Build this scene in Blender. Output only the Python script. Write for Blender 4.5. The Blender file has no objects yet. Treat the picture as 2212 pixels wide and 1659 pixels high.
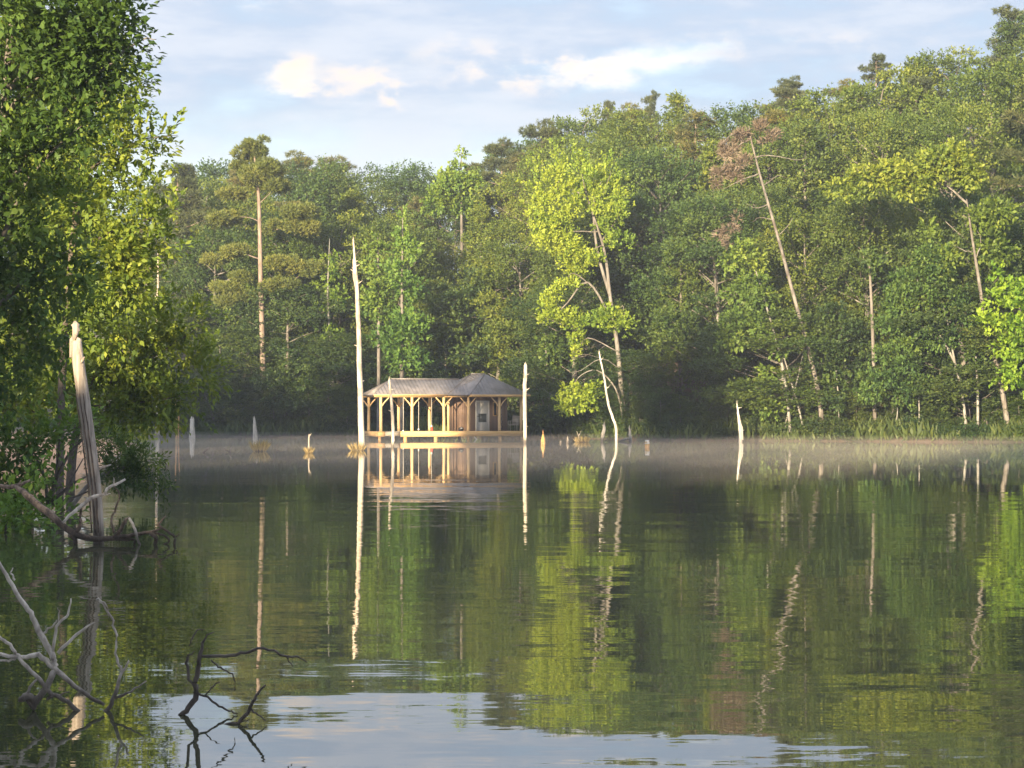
import bpy, math, random
import numpy as np
from mathutils import Vector

R = math.radians
rng = np.random.default_rng(7)
random.seed(7)
scene = bpy.context.scene
COL = scene.collection

# ------------------------------------------------------------------ camera
F = 4608.0            # focal length in units of a 2212 px wide picture
CX, CY, YH = 1106.0, 829.5, 885.0
CAMZ = 2.0
PITCH = math.atan((YH - CY) / F)
cam_d = bpy.data.cameras.new('camera')
cam = bpy.data.objects.new('camera', cam_d)
COL.objects.link(cam)
cam_d.sensor_width = 36.0
cam_d.lens = 36.0 * F / 2212.0
cam_d.clip_end = 3000
cam_d.clip_start = 0.2
cam.location = (0, 0, CAMZ)
cam.rotation_euler = (math.pi / 2 + PITCH, 0, 0)
scene.camera = cam

# ------------------------------------------------------------------ light
SUN_AZ = R(20)      # behind the camera, to the left
SUN_EL = R(9)
TANE = math.tan(SUN_EL)
S2 = np.array([-math.sin(SUN_AZ), -math.cos(SUN_AZ)])     # horizontal direction to the sun
PERP = np.array([math.cos(SUN_AZ), -math.sin(SUN_AZ)])
sd = bpy.data.lights.new('sun', 'SUN')
sun = bpy.data.objects.new('sun', sd)
COL.objects.link(sun)
sd.energy = 5.0
sd.angle = R(0.5)
sd.color = (1.0, 0.80, 0.52)
to_sun = Vector((S2[0] * math.cos(SUN_EL), S2[1] * math.cos(SUN_EL), math.sin(SUN_EL)))
sun.rotation_euler = to_sun.to_track_quat('Z', 'Y').to_euler()

scene.view_settings.view_transform = 'Standard'
scene.view_settings.look = 'None'
scene.view_settings.exposure = 1.9
scene.view_settings.gamma = 1.0

world = bpy.data.worlds.new('World')
scene.world = world
world.use_nodes = True


class NT:
    """small node helper"""
    def __init__(s, tree):
        s.t = tree
        tree.nodes.clear()

    def n(s, typ, **kw):
        nd = s.t.nodes.new(typ)
        for k, v in kw.items():
            if k == 'ins':
                for a, b in v.items():
                    nd.inputs[a].default_value = b
            else:
                setattr(nd, k, v)
        return nd

    def l(s, a, b):
        s.t.links.new(a, b)

    def math(s, op, a, b=None, c=None, clamp=False):
        nd = s.t.nodes.new('ShaderNodeMath')
        nd.operation = op
        nd.use_clamp = clamp
        for i, v in enumerate((a, b, c)):
            if v is None:
                continue
            if isinstance(v, (int, float)):
                nd.inputs[i].default_value = v
            else:
                s.l(v, nd.inputs[i])
        return nd.outputs[0]

    def mix(s, fac, a, b, mode='MIX'):
        nd = s.t.nodes.new('ShaderNodeMix')
        nd.data_type = 'RGBA'
        nd.blend_type = mode
        for sock, v in ((nd.inputs[0], fac), (nd.inputs[6], a), (nd.inputs[7], b)):
            if isinstance(v, (int, float)):
                sock.default_value = v
            elif isinstance(v, tuple):
                sock.default_value = v if len(v) == 4 else (*v, 1)
            else:
                s.l(v, sock)
        return nd.outputs[2]

    def smooth(s, v, lo, hi):
        nd = s.t.nodes.new('ShaderNodeMapRange')
        nd.interpolation_type = 'SMOOTHSTEP'
        s.l(v, nd.inputs[0])
        nd.inputs[1].default_value = lo
        nd.inputs[2].default_value = hi
        return nd.outputs[0]

    def noise(s, vec, scale, detail=3, rough=0.5, loc=None, sc=None):
        m = s.t.nodes.new('ShaderNodeMapping')
        s.l(vec, m.inputs[0])
        if loc:
            m.inputs[1].default_value = loc
        if sc:
            m.inputs[3].default_value = sc
        nd = s.t.nodes.new('ShaderNodeTexNoise')
        s.l(m.outputs[0], nd.inputs['Vector'])
        nd.inputs['Scale'].default_value = scale
        nd.inputs['Detail'].default_value = detail
        nd.inputs['Roughness'].default_value = rough
        return nd


def build_world():
    w = NT(world.node_tree)
    out = w.n('ShaderNodeOutputWorld')
    sky = w.n('ShaderNodeTexSky')
    sky.sky_type = 'NISHITA'
    sky.sun_disc = False
    sky.sun_elevation = SUN_EL
    # sun_rotation is measured from +Y towards +X
    sky.sun_rotation = math.atan2(S2[0], S2[1])
    sky.air_density = 1.0
    sky.dust_density = 0.6
    bg1 = w.n('ShaderNodeBackground')
    bg1.inputs[1].default_value = 0.12
    w.l(sky.outputs[0], bg1.inputs[0])
    tc = w.n('ShaderNodeTexCoord')
    sep = w.n('ShaderNodeSeparateXYZ')
    w.l(tc.outputs['Generated'], sep.inputs[0])
    x, y, z = sep.outputs
    # warped direction so that every cloud edge is ragged
    nz = w.noise(tc.outputs['Generated'], 26, 6, 0.62, sc=(1, 1, 1.7))
    nsep = w.n('ShaderNodeSeparateColor')
    w.l(nz.outputs['Color'], nsep.inputs[0])
    dx = w.math('MULTIPLY', w.math('SUBTRACT', nsep.outputs[0], 0.5), 0.07)
    dz = w.math('MULTIPLY', w.math('SUBTRACT', nsep.outputs[1], 0.5), 0.028)
    az = w.math('ADD', w.math('ARCTAN2', x, y), dx)
    el = w.math('ADD', z, dz)
    # base: pale near the tree line, greyed lavender-blue higher up
    base = w.mix(w.smooth(el, 0.105, 0.150), (0.58, 0.67, 0.69), (0.30, 0.38, 0.52))
    base = w.mix(w.smooth(z, 0.24, 0.6), base, (0.62, 0.72, 0.92))
    # broad stratus mottling
    st = w.noise(tc.outputs['Generated'], 9.0, 7, 0.6, loc=(3.1, 0, 1.7), sc=(1.0, 1.0, 4.0))
    base = w.mix(w.math('MULTIPLY', w.smooth(st.outputs[0], 0.40, 0.62), 0.75), base, (0.52, 0.54, 0.61))

    def blob(px, py, rx, ry, amp):
        a0 = (px - CX) / F
        e0 = (YH - py) / F
        u = w.math('DIVIDE', w.math('SUBTRACT', az, a0), rx / F)
        v = w.math('DIVIDE', w.math('SUBTRACT', el, e0), ry / F)
        q = w.math('ADD', w.math('MULTIPLY', u, u), w.math('MULTIPLY', v, v))
        return w.math('MULTIPLY', w.math('POWER', 2.718, w.math('MULTIPLY', q, -1.0)), amp)

    cream = None
    for b in ((640, 160, 105, 36, 0.95), (690, 213, 90, 28, 1.0), (835, 178, 75, 36, 0.95), (1055, 178, 105, 36, 0.95), (610, 190, 60, 40, .6), (870, 205, 70, 26, .8),
              (395, 200, 55, 28, 0.6), (1200, 150, 160, 45, 0.45), (960, 110, 120, 28, 0.5), (505, 215, 30, 20, 0.4),
              (1500, 120, 380, 55, 0.45), (1900, 110, 330, 45, 0.45), (880, 215, 60, 22, 0.5), (500, 30, 190, 30, 0.6), (1300, 170, 160, 45, .7), (700, 30, 140, 16, .35), (1080, 60, 90, 14, .4)):
        g = blob(*b)
        cream = g if cream is None else w.math('ADD', cream, g)
    fine = w.noise(tc.outputs['Generated'], 30, 5, 0.6, sc=(1, 1, 2.0))
    cm = w.math('MULTIPLY', cream, w.smooth(fine.outputs[0], 0.36, 0.66))
    cm = w.math('MINIMUM', cm, 1.4)
    base = w.mix(w.smooth(cm, 0.0, 1.0), base, (0.55, 0.55, 0.60))
    base = w.mix(w.math('MULTIPLY', w.smooth(cm, 0.25, 1.35), 0.95), base, (0.76, 0.60, 0.49))
    bg2 = w.n('ShaderNodeBackground')
    w.l(base, bg2.inputs[0])
    bg2.inputs[1].default_value = 0.44
    # cloud cover thins away from the part of the sky ahead of the camera, and towards the zenith
    ms = w.n('ShaderNodeMixShader')
    cover = w.math('MULTIPLY', w.smooth(st.outputs[0], 0.25, 0.5), 0.15)
    cover = w.math('ADD', cover, 0.80)
    w.l(cover, ms.inputs[0])
    w.l(bg1.outputs[0], ms.inputs[1])
    w.l(bg2.outputs[0], ms.inputs[2])
    w.l(ms.outputs[0], out.inputs[0])


build_world()

# ------------------------------------------------------------------ helpers
def P(px, py, d):
    """point at depth d (metres along +Y) seen at (px, py) of a 2212 x 1659 view of the photograph"""
    a = (px - CX) / F
    b = (CY - py) / F
    sp, cp = math.sin(PITCH), math.cos(PITCH)
    vy = cp - b * sp
    vz = sp + b * cp
    return np.array([a / vy * d, d, CAMZ + vz / vy * d])


def dwater(py):
    return F * CAMZ / (py - YH)


def tag(o, label=None, cat=None, group=None, kind=None):
    if label:
        o['label'] = label
    if cat:
        o['category'] = cat
    if group:
        o['group'] = group
    if kind:
        o['kind'] = kind
    return o


def empty(name, loc, label, cat, group=None):
    o = bpy.data.objects.new(name, None)
    o.empty_display_size = 0.3
    COL.objects.link(o)
    o.location = [float(v) for v in loc]
    return tag(o, label, cat, group)


def mesh_obj(name, verts, quads=None, tris=None, mat=None, parent=None, tint=None, smooth=False, world_coords=False):
    """verts (N,3); quads (M,4); tris (K,3). With world_coords the vertices are moved into the parent's frame."""
    verts = np.asarray(verts, dtype=np.float64)
    if world_coords and parent is not None:
        verts = verts - np.array(parent.location)
    me = bpy.data.meshes.new(name)
    nq = 0 if quads is None else len(quads)
    nt = 0 if tris is None else len(tris)
    me.vertices.add(len(verts))
    me.vertices.foreach_set('co', verts.astype(np.float32).ravel())
    idx = []
    if nq:
        idx.append(np.asarray(quads, dtype=np.int32).ravel())
    if nt:
        idx.append(np.asarray(tris, dtype=np.int32).ravel())
    idx = np.concatenate(idx)
    me.loops.add(len(idx))
    me.loops.foreach_set('vertex_index', idx)
    starts = np.concatenate([np.arange(nq) * 4, nq * 4 + np.arange(nt) * 3]).astype(np.int32)
    me.polygons.add(nq + nt)
    me.polygons.foreach_set('loop_start', starts)
    if smooth:
        me.polygons.foreach_set('use_smooth', np.ones(nq + nt, dtype=bool))
    if tint is not None:
        at = me.attributes.new('tint', 'FLOAT', 'POINT')
        at.data.foreach_set('value', np.asarray(tint, dtype=np.float32))
    me.update(calc_edges=True)
    me.validate()
    if mat:
        me.materials.append(mat)
    o = bpy.data.objects.new(name, me)
    COL.objects.link(o)
    if parent is not None:
        o.parent = parent
    return o


class MB:
    """collects tubes, boxes and prisms into one mesh"""
    def __init__(s):
        s.v, s.q, s.t, s.n = [], [], [], 0

    def add(s, v, q=(), t=()):
        v = np.asarray(v, float)
        s.v.append(v)
        for a in q:
            s.q.append([i + s.n for i in a])
        for a in t:
            s.t.append([i + s.n for i in a])
        s.n += len(v)

    def box(s, x0, x1, y0, y1, z0, z1):
        v = [(x, y, z) for x in (x0, x1) for y in (y0, y1) for z in (z0, z1)]
        s.add(v, [(0, 1, 3, 2), (4, 6, 7, 5), (0, 4, 5, 1), (2, 3, 7, 6), (0, 2, 6, 4), (1, 5, 7, 3)])

    def beam(s, a, b, w, h, up=(0, 0, 1)):
        a, b, up = np.array(a, float), np.array(b, float), np.array(up, float)
        d = b - a
        d /= np.linalg.norm(d)
        side = np.cross(d, up)
        side /= np.linalg.norm(side) + 1e-9
        u2 = np.cross(side, d)
        vs = []
        for p in (a, b):
            for i, j in ((-1, -1), (1, -1), (1, 1), (-1, 1)):
                vs.append(p + side * i * w / 2 + u2 * j * h / 2)
        s.add(vs, [(0, 1, 2, 3), (7, 6, 5, 4), (0, 4, 5, 1), (1, 5, 6, 2), (2, 6, 7, 3), (3, 7, 4, 0)])

    def tube(s, pts, rad, seg=8, wob=0.0, cap=True, sub=1, rr=None):
        pts = np.asarray(pts, float)
        rad = np.asarray(rad, float) if np.ndim(rad) else np.full(len(pts), float(rad))
        if sub > 1 and len(pts) > 1:      # Catmull-Rom
            n = len(pts)
            pp = np.vstack([2 * pts[0] - pts[1], pts, 2 * pts[-1] - pts[-2]])
            P_, R_ = [], []
            for i in range(n - 1):
                p0, p1, p2, p3 = pp[i], pp[i + 1], pp[i + 2], pp[i + 3]
                for k in range(sub):
                    t = k / sub
                    P_.append(0.5 * ((2 * p1) + (-p0 + p2) * t + (2 * p0 - 5 * p1 + 4 * p2 - p3) * t * t + (-p0 + 3 * p1 - 3 * p2 + p3) * t ** 3))
                    R_.append(rad[i] * (1 - t) + rad[i + 1] * t)
            P_.append(pts[-1])
            R_.append(rad[-1])
            pts, rad = np.array(P_), np.array(R_)
        g = rr if rr is not None else rng
        if wob:
            pts = pts.copy()
            pts[1:-1] += g.normal(0, wob, (max(len(pts) - 2, 0), 3))
        n = len(pts)
        tan = np.gradient(pts, axis=0)
        tan /= np.linalg.norm(tan, axis=1)[:, None] + 1e-9
        ref = np.array([0.0, 0.0, 1.0]) if abs(tan[0][2]) < 0.9 else np.array([1.0, 0, 0])
        vs = []
        for i in range(n):
            sd_ = np.cross(tan[i], ref)
            if np.linalg.norm(sd_) < 1e-3:
                sd_ = np.cross(tan[i], [0.3, 1, 0])
            sd_ /= np.linalg.norm(sd_)
            u2 = np.cross(sd_, tan[i])
            for k in range(seg):
                a = 2 * math.pi * k / seg
                vs.append(pts[i] + rad[i] * (math.cos(a) * sd_ + math.sin(a) * u2))
        q = []
        for i in range(n - 1):
            for k in range(seg):
                k2 = (k + 1) % seg
                q.append((i * seg + k, i * seg + k2, (i + 1) * seg + k2, (i + 1) * seg + k))
        t = []
        if cap:
            vs.append(pts[0]); vs.append(pts[-1])
            for k in range(seg):
                k2 = (k + 1) % seg
                t.append((n * seg, k2, k))
                t.append((n * seg + 1, (n - 1) * seg + k, (n - 1) * seg + k2))
        s.add(vs, q, t)

    def build(s, name, mat, parent=None, smooth=False, world_coords=False):
        return mesh_obj(name, np.vstack(s.v), s.q if s.q else None, s.t if s.t else None, mat, parent, None, smooth, world_coords)


# ------------------------------------------------------------------ materials
def principled(nt, **ins):
    p = nt.n('ShaderNodeBsdfPrincipled')
    for k, v in ins.items():
        k = k.replace('_', ' ')
        if isinstance(v, (int, float)):
            p.inputs[k].default_value = v
        elif isinstance(v, tuple):
            p.inputs[k].default_value = v if len(v) == 4 else (*v, 1)
        else:
            nt.l(v, p.inputs[k])
    return p


def new_mat(name):
    m = bpy.data.materials.new(name)
    m.use_nodes = True
    return m, NT(m.node_tree)


def leaf_mat(name, dark, mid, light, trans=0.35, rough=0.55):
    """tint attribute 0..1 picks the leaf colour, the object's own colour shifts a whole tree"""
    m, n = new_mat(name)
    out = n.n('ShaderNodeOutputMaterial')
    at = n.n('ShaderNodeAttribute', attribute_name='tint')
    ramp = n.n('ShaderNodeValToRGB')
    ramp.color_ramp.elements[0].color = (*dark, 1)
    ramp.color_ramp.elements[1].color = (*light, 1)
    e = ramp.color_ramp.elements.new(0.5)
    e.color = (*mid, 1)
    n.l(at.outputs['Fac'], ramp.inputs[0])
    oi = n.n('ShaderNodeObjectInfo')
    c = n.mix(1.0, ramp.outputs[0], oi.outputs['Color'], 'MULTIPLY')
    p = principled(n, Base_Color=c, Roughness=rough)
    p.inputs['Specular IOR Level'].default_value = 0.3
    tr = n.n('ShaderNodeBsdfTranslucent')
    c2 = n.mix(1.0, c, (1.25, 1.15, 0.45), 'MULTIPLY')
    n.l(c2, tr.inputs[0])
    ms = n.n('ShaderNodeMixShader')
    ms.inputs[0].default_value = trans
    n.l(p.outputs[0], ms.inputs[1])
    n.l(tr.outputs[0], ms.inputs[2])
    n.l(ms.outputs[0], out.inputs[0])
    return m


M = {}
M['leaf'] = leaf_mat('broad_leaves', (0.05, 0.092, 0.030), (0.105, 0.165, 0.040), (0.20, 0.25, 0.055))
M['leaf_yellow'] = leaf_mat('yellow_green_leaves', (0.11, 0.20, 0.03), (0.22, 0.32, 0.04), (0.37, 0.44, 0.05), 0.4)
M['needle'] = leaf_mat('pine_needles', (0.07, 0.09, 0.04), (0.125, 0.14, 0.055), (0.20, 0.19, 0.07), 0.25)
M['needle_dead'] = leaf_mat('dead_needles', (0.12, 0.095, 0.07), (0.20, 0.155, 0.115), (0.30, 0.24, 0.18), 0.25)
M['grass'] = leaf_mat('dry_grass', (0.20, 0.15, 0.06), (0.38, 0.28, 0.11), (0.52, 0.40, 0.18), 0.3)
M['shrub'] = leaf_mat('shrub_leaves', (0.04, 0.075, 0.028), (0.07, 0.12, 0.035), (0.13, 0.17, 0.045), 0.3)


def bark_mat(name, c1, c2, c3=None, scale=6, stretch=0.12, rough=0.9, bump=0.4, c3_amt=0.5, wet=False):
    m, n = new_mat(name)
    out = n.n('ShaderNodeOutputMaterial')
    tc = n.n('ShaderNodeTexCoord')
    nz = n.noise(tc.outputs['Object'], scale, 6, 0.65, sc=(1, 1, stretch))
    col = n.mix(n.smooth(nz.outputs[0], 0.35, 0.65), c1, c2)
    if c3:
        n2 = n.noise(tc.outputs['Object'], scale * 0.35, 4, 0.6, loc=(5, 2, 1), sc=(1, 1, 0.5))
        f = n.math('MULTIPLY', n.smooth(n2.outputs[0], 0.5, 0.62), c3_amt)
        col = n.mix(f, col, c3)
    if wet:   # the band just above the water stays soaked and dark
        geo = n.n('ShaderNodeNewGeometry')
        sp = n.n('ShaderNodeSeparateXYZ')
        n.l(geo.outputs['Position'], sp.inputs[0])
        wn = n.math('ADD', sp.outputs[2], n.math('MULTIPLY', nz.outputs[0], 0.25))
        f = n.math('SUBTRACT', 1.0, n.smooth(wn, 0.18, 0.55))
        col = n.mix(n.math('MULTIPLY', f, 0.85), col, (0.035, 0.026, 0.018))
    bp = n.n('ShaderNodeBump')
    bp.inputs['Strength'].default_value = bump
    bp.inputs['Distance'].default_value = 0.03
    n.l(nz.outputs[0], bp.inputs['Height'])
    p = principled(n, Base_Color=col, Roughness=rough)
    n.l(bp.outputs[0], p.inputs['Normal'])
    n.l(p.outputs[0], out.inputs[0])
    return m


M['bark'] = bark_mat('grey_brown_bark', (0.10, 0.088, 0.075), (0.20, 0.178, 0.155), (0.28, 0.26, 0.235))
M['bark_pine'] = bark_mat('pine_bark', (0.16, 0.12, 0.095), (0.30, 0.235, 0.19), (0.23, 0.18, 0.15), 5, 0.25)
M['bark_pale'] = bark_mat('pale_bark', (0.16, 0.155, 0.14), (0.31, 0.30, 0.27), (0.18, 0.16, 0.13), 5, 0.5)
M['bark_lean'] = bark_mat('flaking_dead_pine_bark', (0.09, 0.08, 0.07), (0.23, 0.205, 0.18), (0.09, 0.065, 0.05), 5, 0.4)
M['snag'] = bark_mat('bleached_dead_wood', (0.34, 0.28, 0.21), (0.64, 0.56, 0.44), (0.20, 0.16, 0.12), 9, 0.08, 0.85, 0.8, 0.6, wet=True)
M['snag_far'] = bark_mat('grey_dead_wood', (0.42, 0.38, 0.32), (0.66, 0.61, 0.52), (0.24, 0.2, 0.16), 7, 0.1, 0.85, 0.4, 0.4)
M['stump'] = bark_mat('weathered_trunk_wood', (0.21, 0.175, 0.14), (0.42, 0.36, 0.30), (0.27, 0.22, 0.18), 26, 0.045, 0.9, 0.9, 0.6, wet=True)
M['log'] = bark_mat('fallen_log_wood', (0.07, 0.05, 0.035), (0.24, 0.17, 0.12), (0.05, 0.035, 0.025), 14, 0.6, 0.9, 0.8, 0.6, wet=True)
M['twig'] = bark_mat('grey_dead_twigs', (0.38, 0.33, 0.28), (0.64, 0.57, 0.49), (0.12, 0.09, 0.07), 14, 0.6, 0.9, 0.4, 0.6, wet=True)
M['twig_dark'] = bark_mat('dark_wet_twigs', (0.045, 0.036, 0.03), (0.10, 0.08, 0.065), (0.15, 0.13, 0.10), 16, 0.6, 0.8, 0.4, 0.3)
M['rotten'] = bark_mat('orange_rotten_wood', (0.42, 0.20, 0.07), (0.60, 0.34, 0.14), (0.30, 0.28, 0.08), 8, 0.3)


def wood_mat(name, a, b, rough=0.75, sc=(1, 1, 0.15), scale=9):
    m, n = new_mat(name)
    out = n.n('ShaderNodeOutputMaterial')
    tc = n.n('ShaderNodeTexCoord')
    nz = n.noise(tc.outputs['Object'], scale, 5, 0.6, sc=sc)
    col = n.mix(n.smooth(nz.outputs[0], 0.3, 0.7), a, b)
    p = principled(n, Base_Color=col, Roughness=rough)
    n.l(p.outputs[0], out.inputs[0])
    return m


M['post'] = wood_mat('peeled_log_posts', (0.54, 0.35, 0.16), (0.72, 0.50, 0.26))
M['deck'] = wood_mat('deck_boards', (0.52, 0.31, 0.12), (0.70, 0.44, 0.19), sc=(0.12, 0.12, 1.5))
M['deck_grey'] = wood_mat('grey_and_shaded_boards', (0.22, 0.20, 0.16), (0.34, 0.30, 0.24), sc=(0.12, 0.12, 1.5))
M['cabin'] = wood_mat('brown_board_siding', (0.15, 0.095, 0.065), (0.25, 0.165, 0.12), sc=(1.6, 1.6, 0.05), scale=4)
M['white'] = wood_mat('white_paint', (0.60, 0.58, 0.54), (0.72, 0.70, 0.66))
M['rope'] = wood_mat('pale_rope', (0.5, 0.46, 0.38), (0.62, 0.58, 0.5))
M['black'] = wood_mat('black_metal', (0.02, 0.02, 0.022), (0.035, 0.035, 0.035))
M['red'] = wood_mat('red_paint', (0.42, 0.04, 0.025), (0.52, 0.07, 0.04))
M['glass'] = None
_m, _n = new_mat('window_glass')
_o = _n.n('ShaderNodeOutputMaterial')
_p = principled(_n, Base_Color=(0.10, 0.11, 0.10), Roughness=0.08)
_n.l(_p.outputs[0], _o.inputs[0])
M['glass'] = _m


def roof_mat():
    m, n = new_mat('brown_metal_roof')
    out = n.n('ShaderNodeOutputMaterial')
    tc = n.n('ShaderNodeTexCoord')
    nz = n.noise(tc.outputs['Object'], 1.1, 5, 0.6)
    col = n.mix(n.smooth(nz.outputs[0], 0.35, 0.65), (0.155, 0.14, 0.13), (0.235, 0.21, 0.20))
    ro = n.math('ADD', n.math('MULTIPLY', nz.outputs[0], 0.3), 0.28)
    p = principled(n, Base_Color=col, Roughness=ro, Metallic=0.25)
    n.l(p.outputs[0], out.inputs[0])
    return m


M['roof'] = roof_mat()


def ground_mat():
    m, n = new_mat('lakeside_ground')
    out = n.n('ShaderNodeOutputMaterial')
    tc = n.n('ShaderNodeTexCoord')
    a = n.noise(tc.outputs['Object'], 0.5, 6, 0.7)
    b = n.noise(tc.outputs['Object'], 5, 5, 0.7)
    col = n.mix(n.smooth(a.outputs[0], 0.42, 0.6), (0.13, 0.085, 0.055), (0.05, 0.065, 0.028))
    col = n.mix(n.math('MULTIPLY', n.smooth(b.outputs[0], 0.4, 0.7), 0.6), col, (0.17, 0.125, 0.085))
    # the cut clay bank of the near left shore
    sp = n.n('ShaderNodeSeparateXYZ')
    n.l(tc.outputs['Object'], sp.inputs[0])
    near = n.math('MULTIPLY', n.math('SUBTRACT', 1.0, n.smooth(sp.outputs[1], 100, 130)), n.smooth(sp.outputs[1], 45, 50))
    low = n.math('SUBTRACT', 1.0, n.smooth(sp.outputs[2], 0.7, 1.1))
    f = n.math('MULTIPLY', near, low)
    col = n.mix(f, col, n.mix(n.smooth(b.outputs[0], 0.35, 0.65), (0.42, 0.23, 0.12), (0.56, 0.35, 0.20)))
    bp = n.n('ShaderNodeBump')
    bp.inputs['Strength'].default_value = 0.6
    bp.inputs['Distance'].default_value = 0.15
    n.l(b.outputs[0], bp.inputs['Height'])
    p = principled(n, Base_Color=col, Roughness=0.95)
    n.l(bp.outputs[0], p.inputs['Normal'])
    n.l(p.outputs[0], out.inputs[0])
    return m


def water_mat():
    m, n = new_mat('lake_water')
    out = n.n('ShaderNodeOutputMaterial')
    geo = n.n('ShaderNodeNewGeometry')
    pos = geo.outputs['Position']
    sp = n.n('ShaderNodeSeparateXYZ')
    n.l(pos, sp.inputs[0])
    y = sp.outputs[1]

    def slopes(scale, sc, ax, ay, detail, loc):
        nz = n.noise(pos, scale, detail, 0.5, loc=loc, sc=sc)
        s2 = n.n('ShaderNodeSeparateColor')
        n.l(nz.outputs['Color'], s2.inputs[0])
        return (n.math('MULTIPLY', n.math('SUBTRACT', s2.outputs[0], 0.5), ax),
                n.math('MULTIPLY', n.math('SUBTRACT', s2.outputs[1], 0.5), ay))

    # long low swell lines, short ripples, and patches where a breath of wind roughens the surface
    a = slopes(1.0, (0.16, 1.1, 1), 0.004, 0.034, 2, (0, 0, 0))
    b = slopes(1.0, (1.3, 4.6, 1), 0.011, 0.023, 3, (7, 3, 0))
    c = slopes(1.0, (0.05, 0.22, 1), 0.003, 0.010, 2, (2, 9, 0))
    dd = slopes(1.0, (3.0, 11.0, 1), 0.008, 0.030, 2, (1, 5, 0))
    ee = slopes(1.0, (0.07, 0.75, 1), 0.0, 0.14, 3, (3, 2, 0))
    nearm = n.math('SUBTRACT', 1.0, n.smooth(y, 13, 24))
    patch = n.noise(pos, 1.0, 3, 0.6, loc=(4, 1, 0), sc=(0.035, 0.10, 1))
    pf = n.smooth(patch.outputs[0], 0.35, 0.65)
    calm = n.math('SUBTRACT', 1.0, n.smooth(y, 32, 80))       # the far half lies still
    calm = n.math('ADD', n.math('MULTIPLY', calm, 0.96), 0.04)
    w1 = n.math('MULTIPLY', calm, n.math('ADD', n.math('MULTIPLY', pf, 0.8), 0.35))
    sx = n.math('ADD', n.math('ADD', a[0], b[0]), c[0])
    sy = n.math('ADD', n.math('ADD', n.math('ADD', a[1], b[1]), c[1]), n.math('ADD', n.math('MULTIPLY', dd[1], n.math('ADD', 1.0, nearm)), n.math('MULTIPLY', ee[1], nearm)))
    sx = n.math('MULTIPLY', sx, w1)
    sy = n.math('MULTIPLY', sy, w1)
    cb = n.n('ShaderNodeCombineXYZ')
    n.l(sx, cb.inputs[0])
    n.l(sy, cb.inputs[1])
    cb.inputs[2].default_value = 1.0
    nv = n.n('ShaderNodeVectorMath', operation='NORMALIZE')
    n.l(cb.outputs[0], nv.inputs[0])
    p = principled(n, Base_Color=(0.040, 0.044, 0.024), Roughness=0.015, IOR=5.0)
    n.l(nv.outputs[0], p.inputs['Normal'])
    n.l(p.outputs[0], out.inputs[0])
    return m


M['ground'] = ground_mat()
M['water'] = water_mat()


def volume_mat(name, dens, col, aniso=0.0):
    m, n = new_mat(name)
    out = n.n('ShaderNodeOutputMaterial')
    v = n.n('ShaderNodeVolumePrincipled')
    v.inputs['Color'].default_value = (*col, 1)
    v.inputs['Density'].default_value = dens
    v.inputs['Anisotropy'].default_value = aniso
    n.l(v.outputs[0], out.inputs['Volume'])
    return m


# ------------------------------------------------------------------ terrain and water
_sx = np.array([-200, -60, -34, -27, -22, -8, 2, 10, 22, 34, 60, 200.0])
_sy = np.array([150, 160, 166, 163, 158, 156, 151, 139, 134, 129, 124, 110.0])


def shore_y(x):
    return np.interp(x, _sx, _sy)


_ly = np.array([-60, 0, 30, 44, 56, 90, 120, 140, 155, 170.0])
_lx = np.array([-3, -5.5, -9.6, -10.2, -11.4, -17, -20.7, -25.5, -31, -60.0])


def left_x(y):
    return np.interp(y, _ly, _lx)


def vnoise(x, y, s, seed=0):
    """smooth pseudo noise"""
    return (np.sin(x * s * 1.3 + 1.7 + seed) * np.cos(y * s * 1.1 - 0.6 + seed * 2) + np.sin(x * s * 0.5 - y * s * 0.8 + seed * 3.1)
            + 0.5 * np.sin(x * s * 2.9 + y * s * 2.3 + seed)) / 2.5


def ground_z(x, y):
    x, y = np.asarray(x, float), np.asarray(y, float)
    d1 = y - shore_y(x)
    d2 = left_x(y) - x
    d3 = -y - 1.0
    d4 = x - 75
    d = np.maximum(np.maximum(d1, d2), np.maximum(d3, d4)) + vnoise(x, y, 0.45) * 0.5
    z = np.where(d < 0, np.maximum(d * 0.35, -1.6), np.where(d < 1.5, d * 0.30, 0.45 + (d - 1.5) * 0.06))
    # wooded hill beyond the far shore, higher to the right
    hill = np.clip(d1 - 4, 0, 70) * np.interp(x, [-60, -25, -5, 8, 25, 60], [0.08, 0.10, 0.12, 0.24, 0.30, 0.36])
    z = z + np.where(d > 0, hill, 0)
    # ridge behind the camera shore
    back = np.clip(np.maximum(d3, np.where(y < 60, d2, 0)) - 8, 0, 40) * 0.22
    z = z + np.where(d > 0, back, 0)
    return z + np.where(d > 0.5, vnoise(x, y, 0.9, 2) * 0.12, 0)


def build_ground():
    xs = np.unique(np.concatenate([np.linspace(-900, -90, 22), np.arange(-90, 91, 1.5), np.linspace(90, 900, 22)]))
    ys = np.unique(np.concatenate([np.linspace(-500, -40, 14), np.arange(-40, 241, 1.5), np.linspace(240, 1500, 30)]))
    X, Y = np.meshgrid(xs, ys, indexing='ij')
    Z = ground_z(X, Y)
    Z = np.where((np.abs(X) > 200) | (Y > 320) | (Y < -120), np.maximum(Z, 4), Z)
    v = np.stack([X, Y, Z], -1).reshape(-1, 3)
    nx, ny = len(xs), len(ys)
    i = np.arange((nx - 1) * (ny - 1))
    a = (i // (ny - 1)) * ny + i % (ny - 1)
    q = np.stack([a, a + ny, a + ny + 1, a + 1], -1)
    o = mesh_obj('ground', v, q, None, M['ground'], smooth=True)
    tag(o, kind='structure', label='wooded shore and hill around the lake')
    return o


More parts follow.
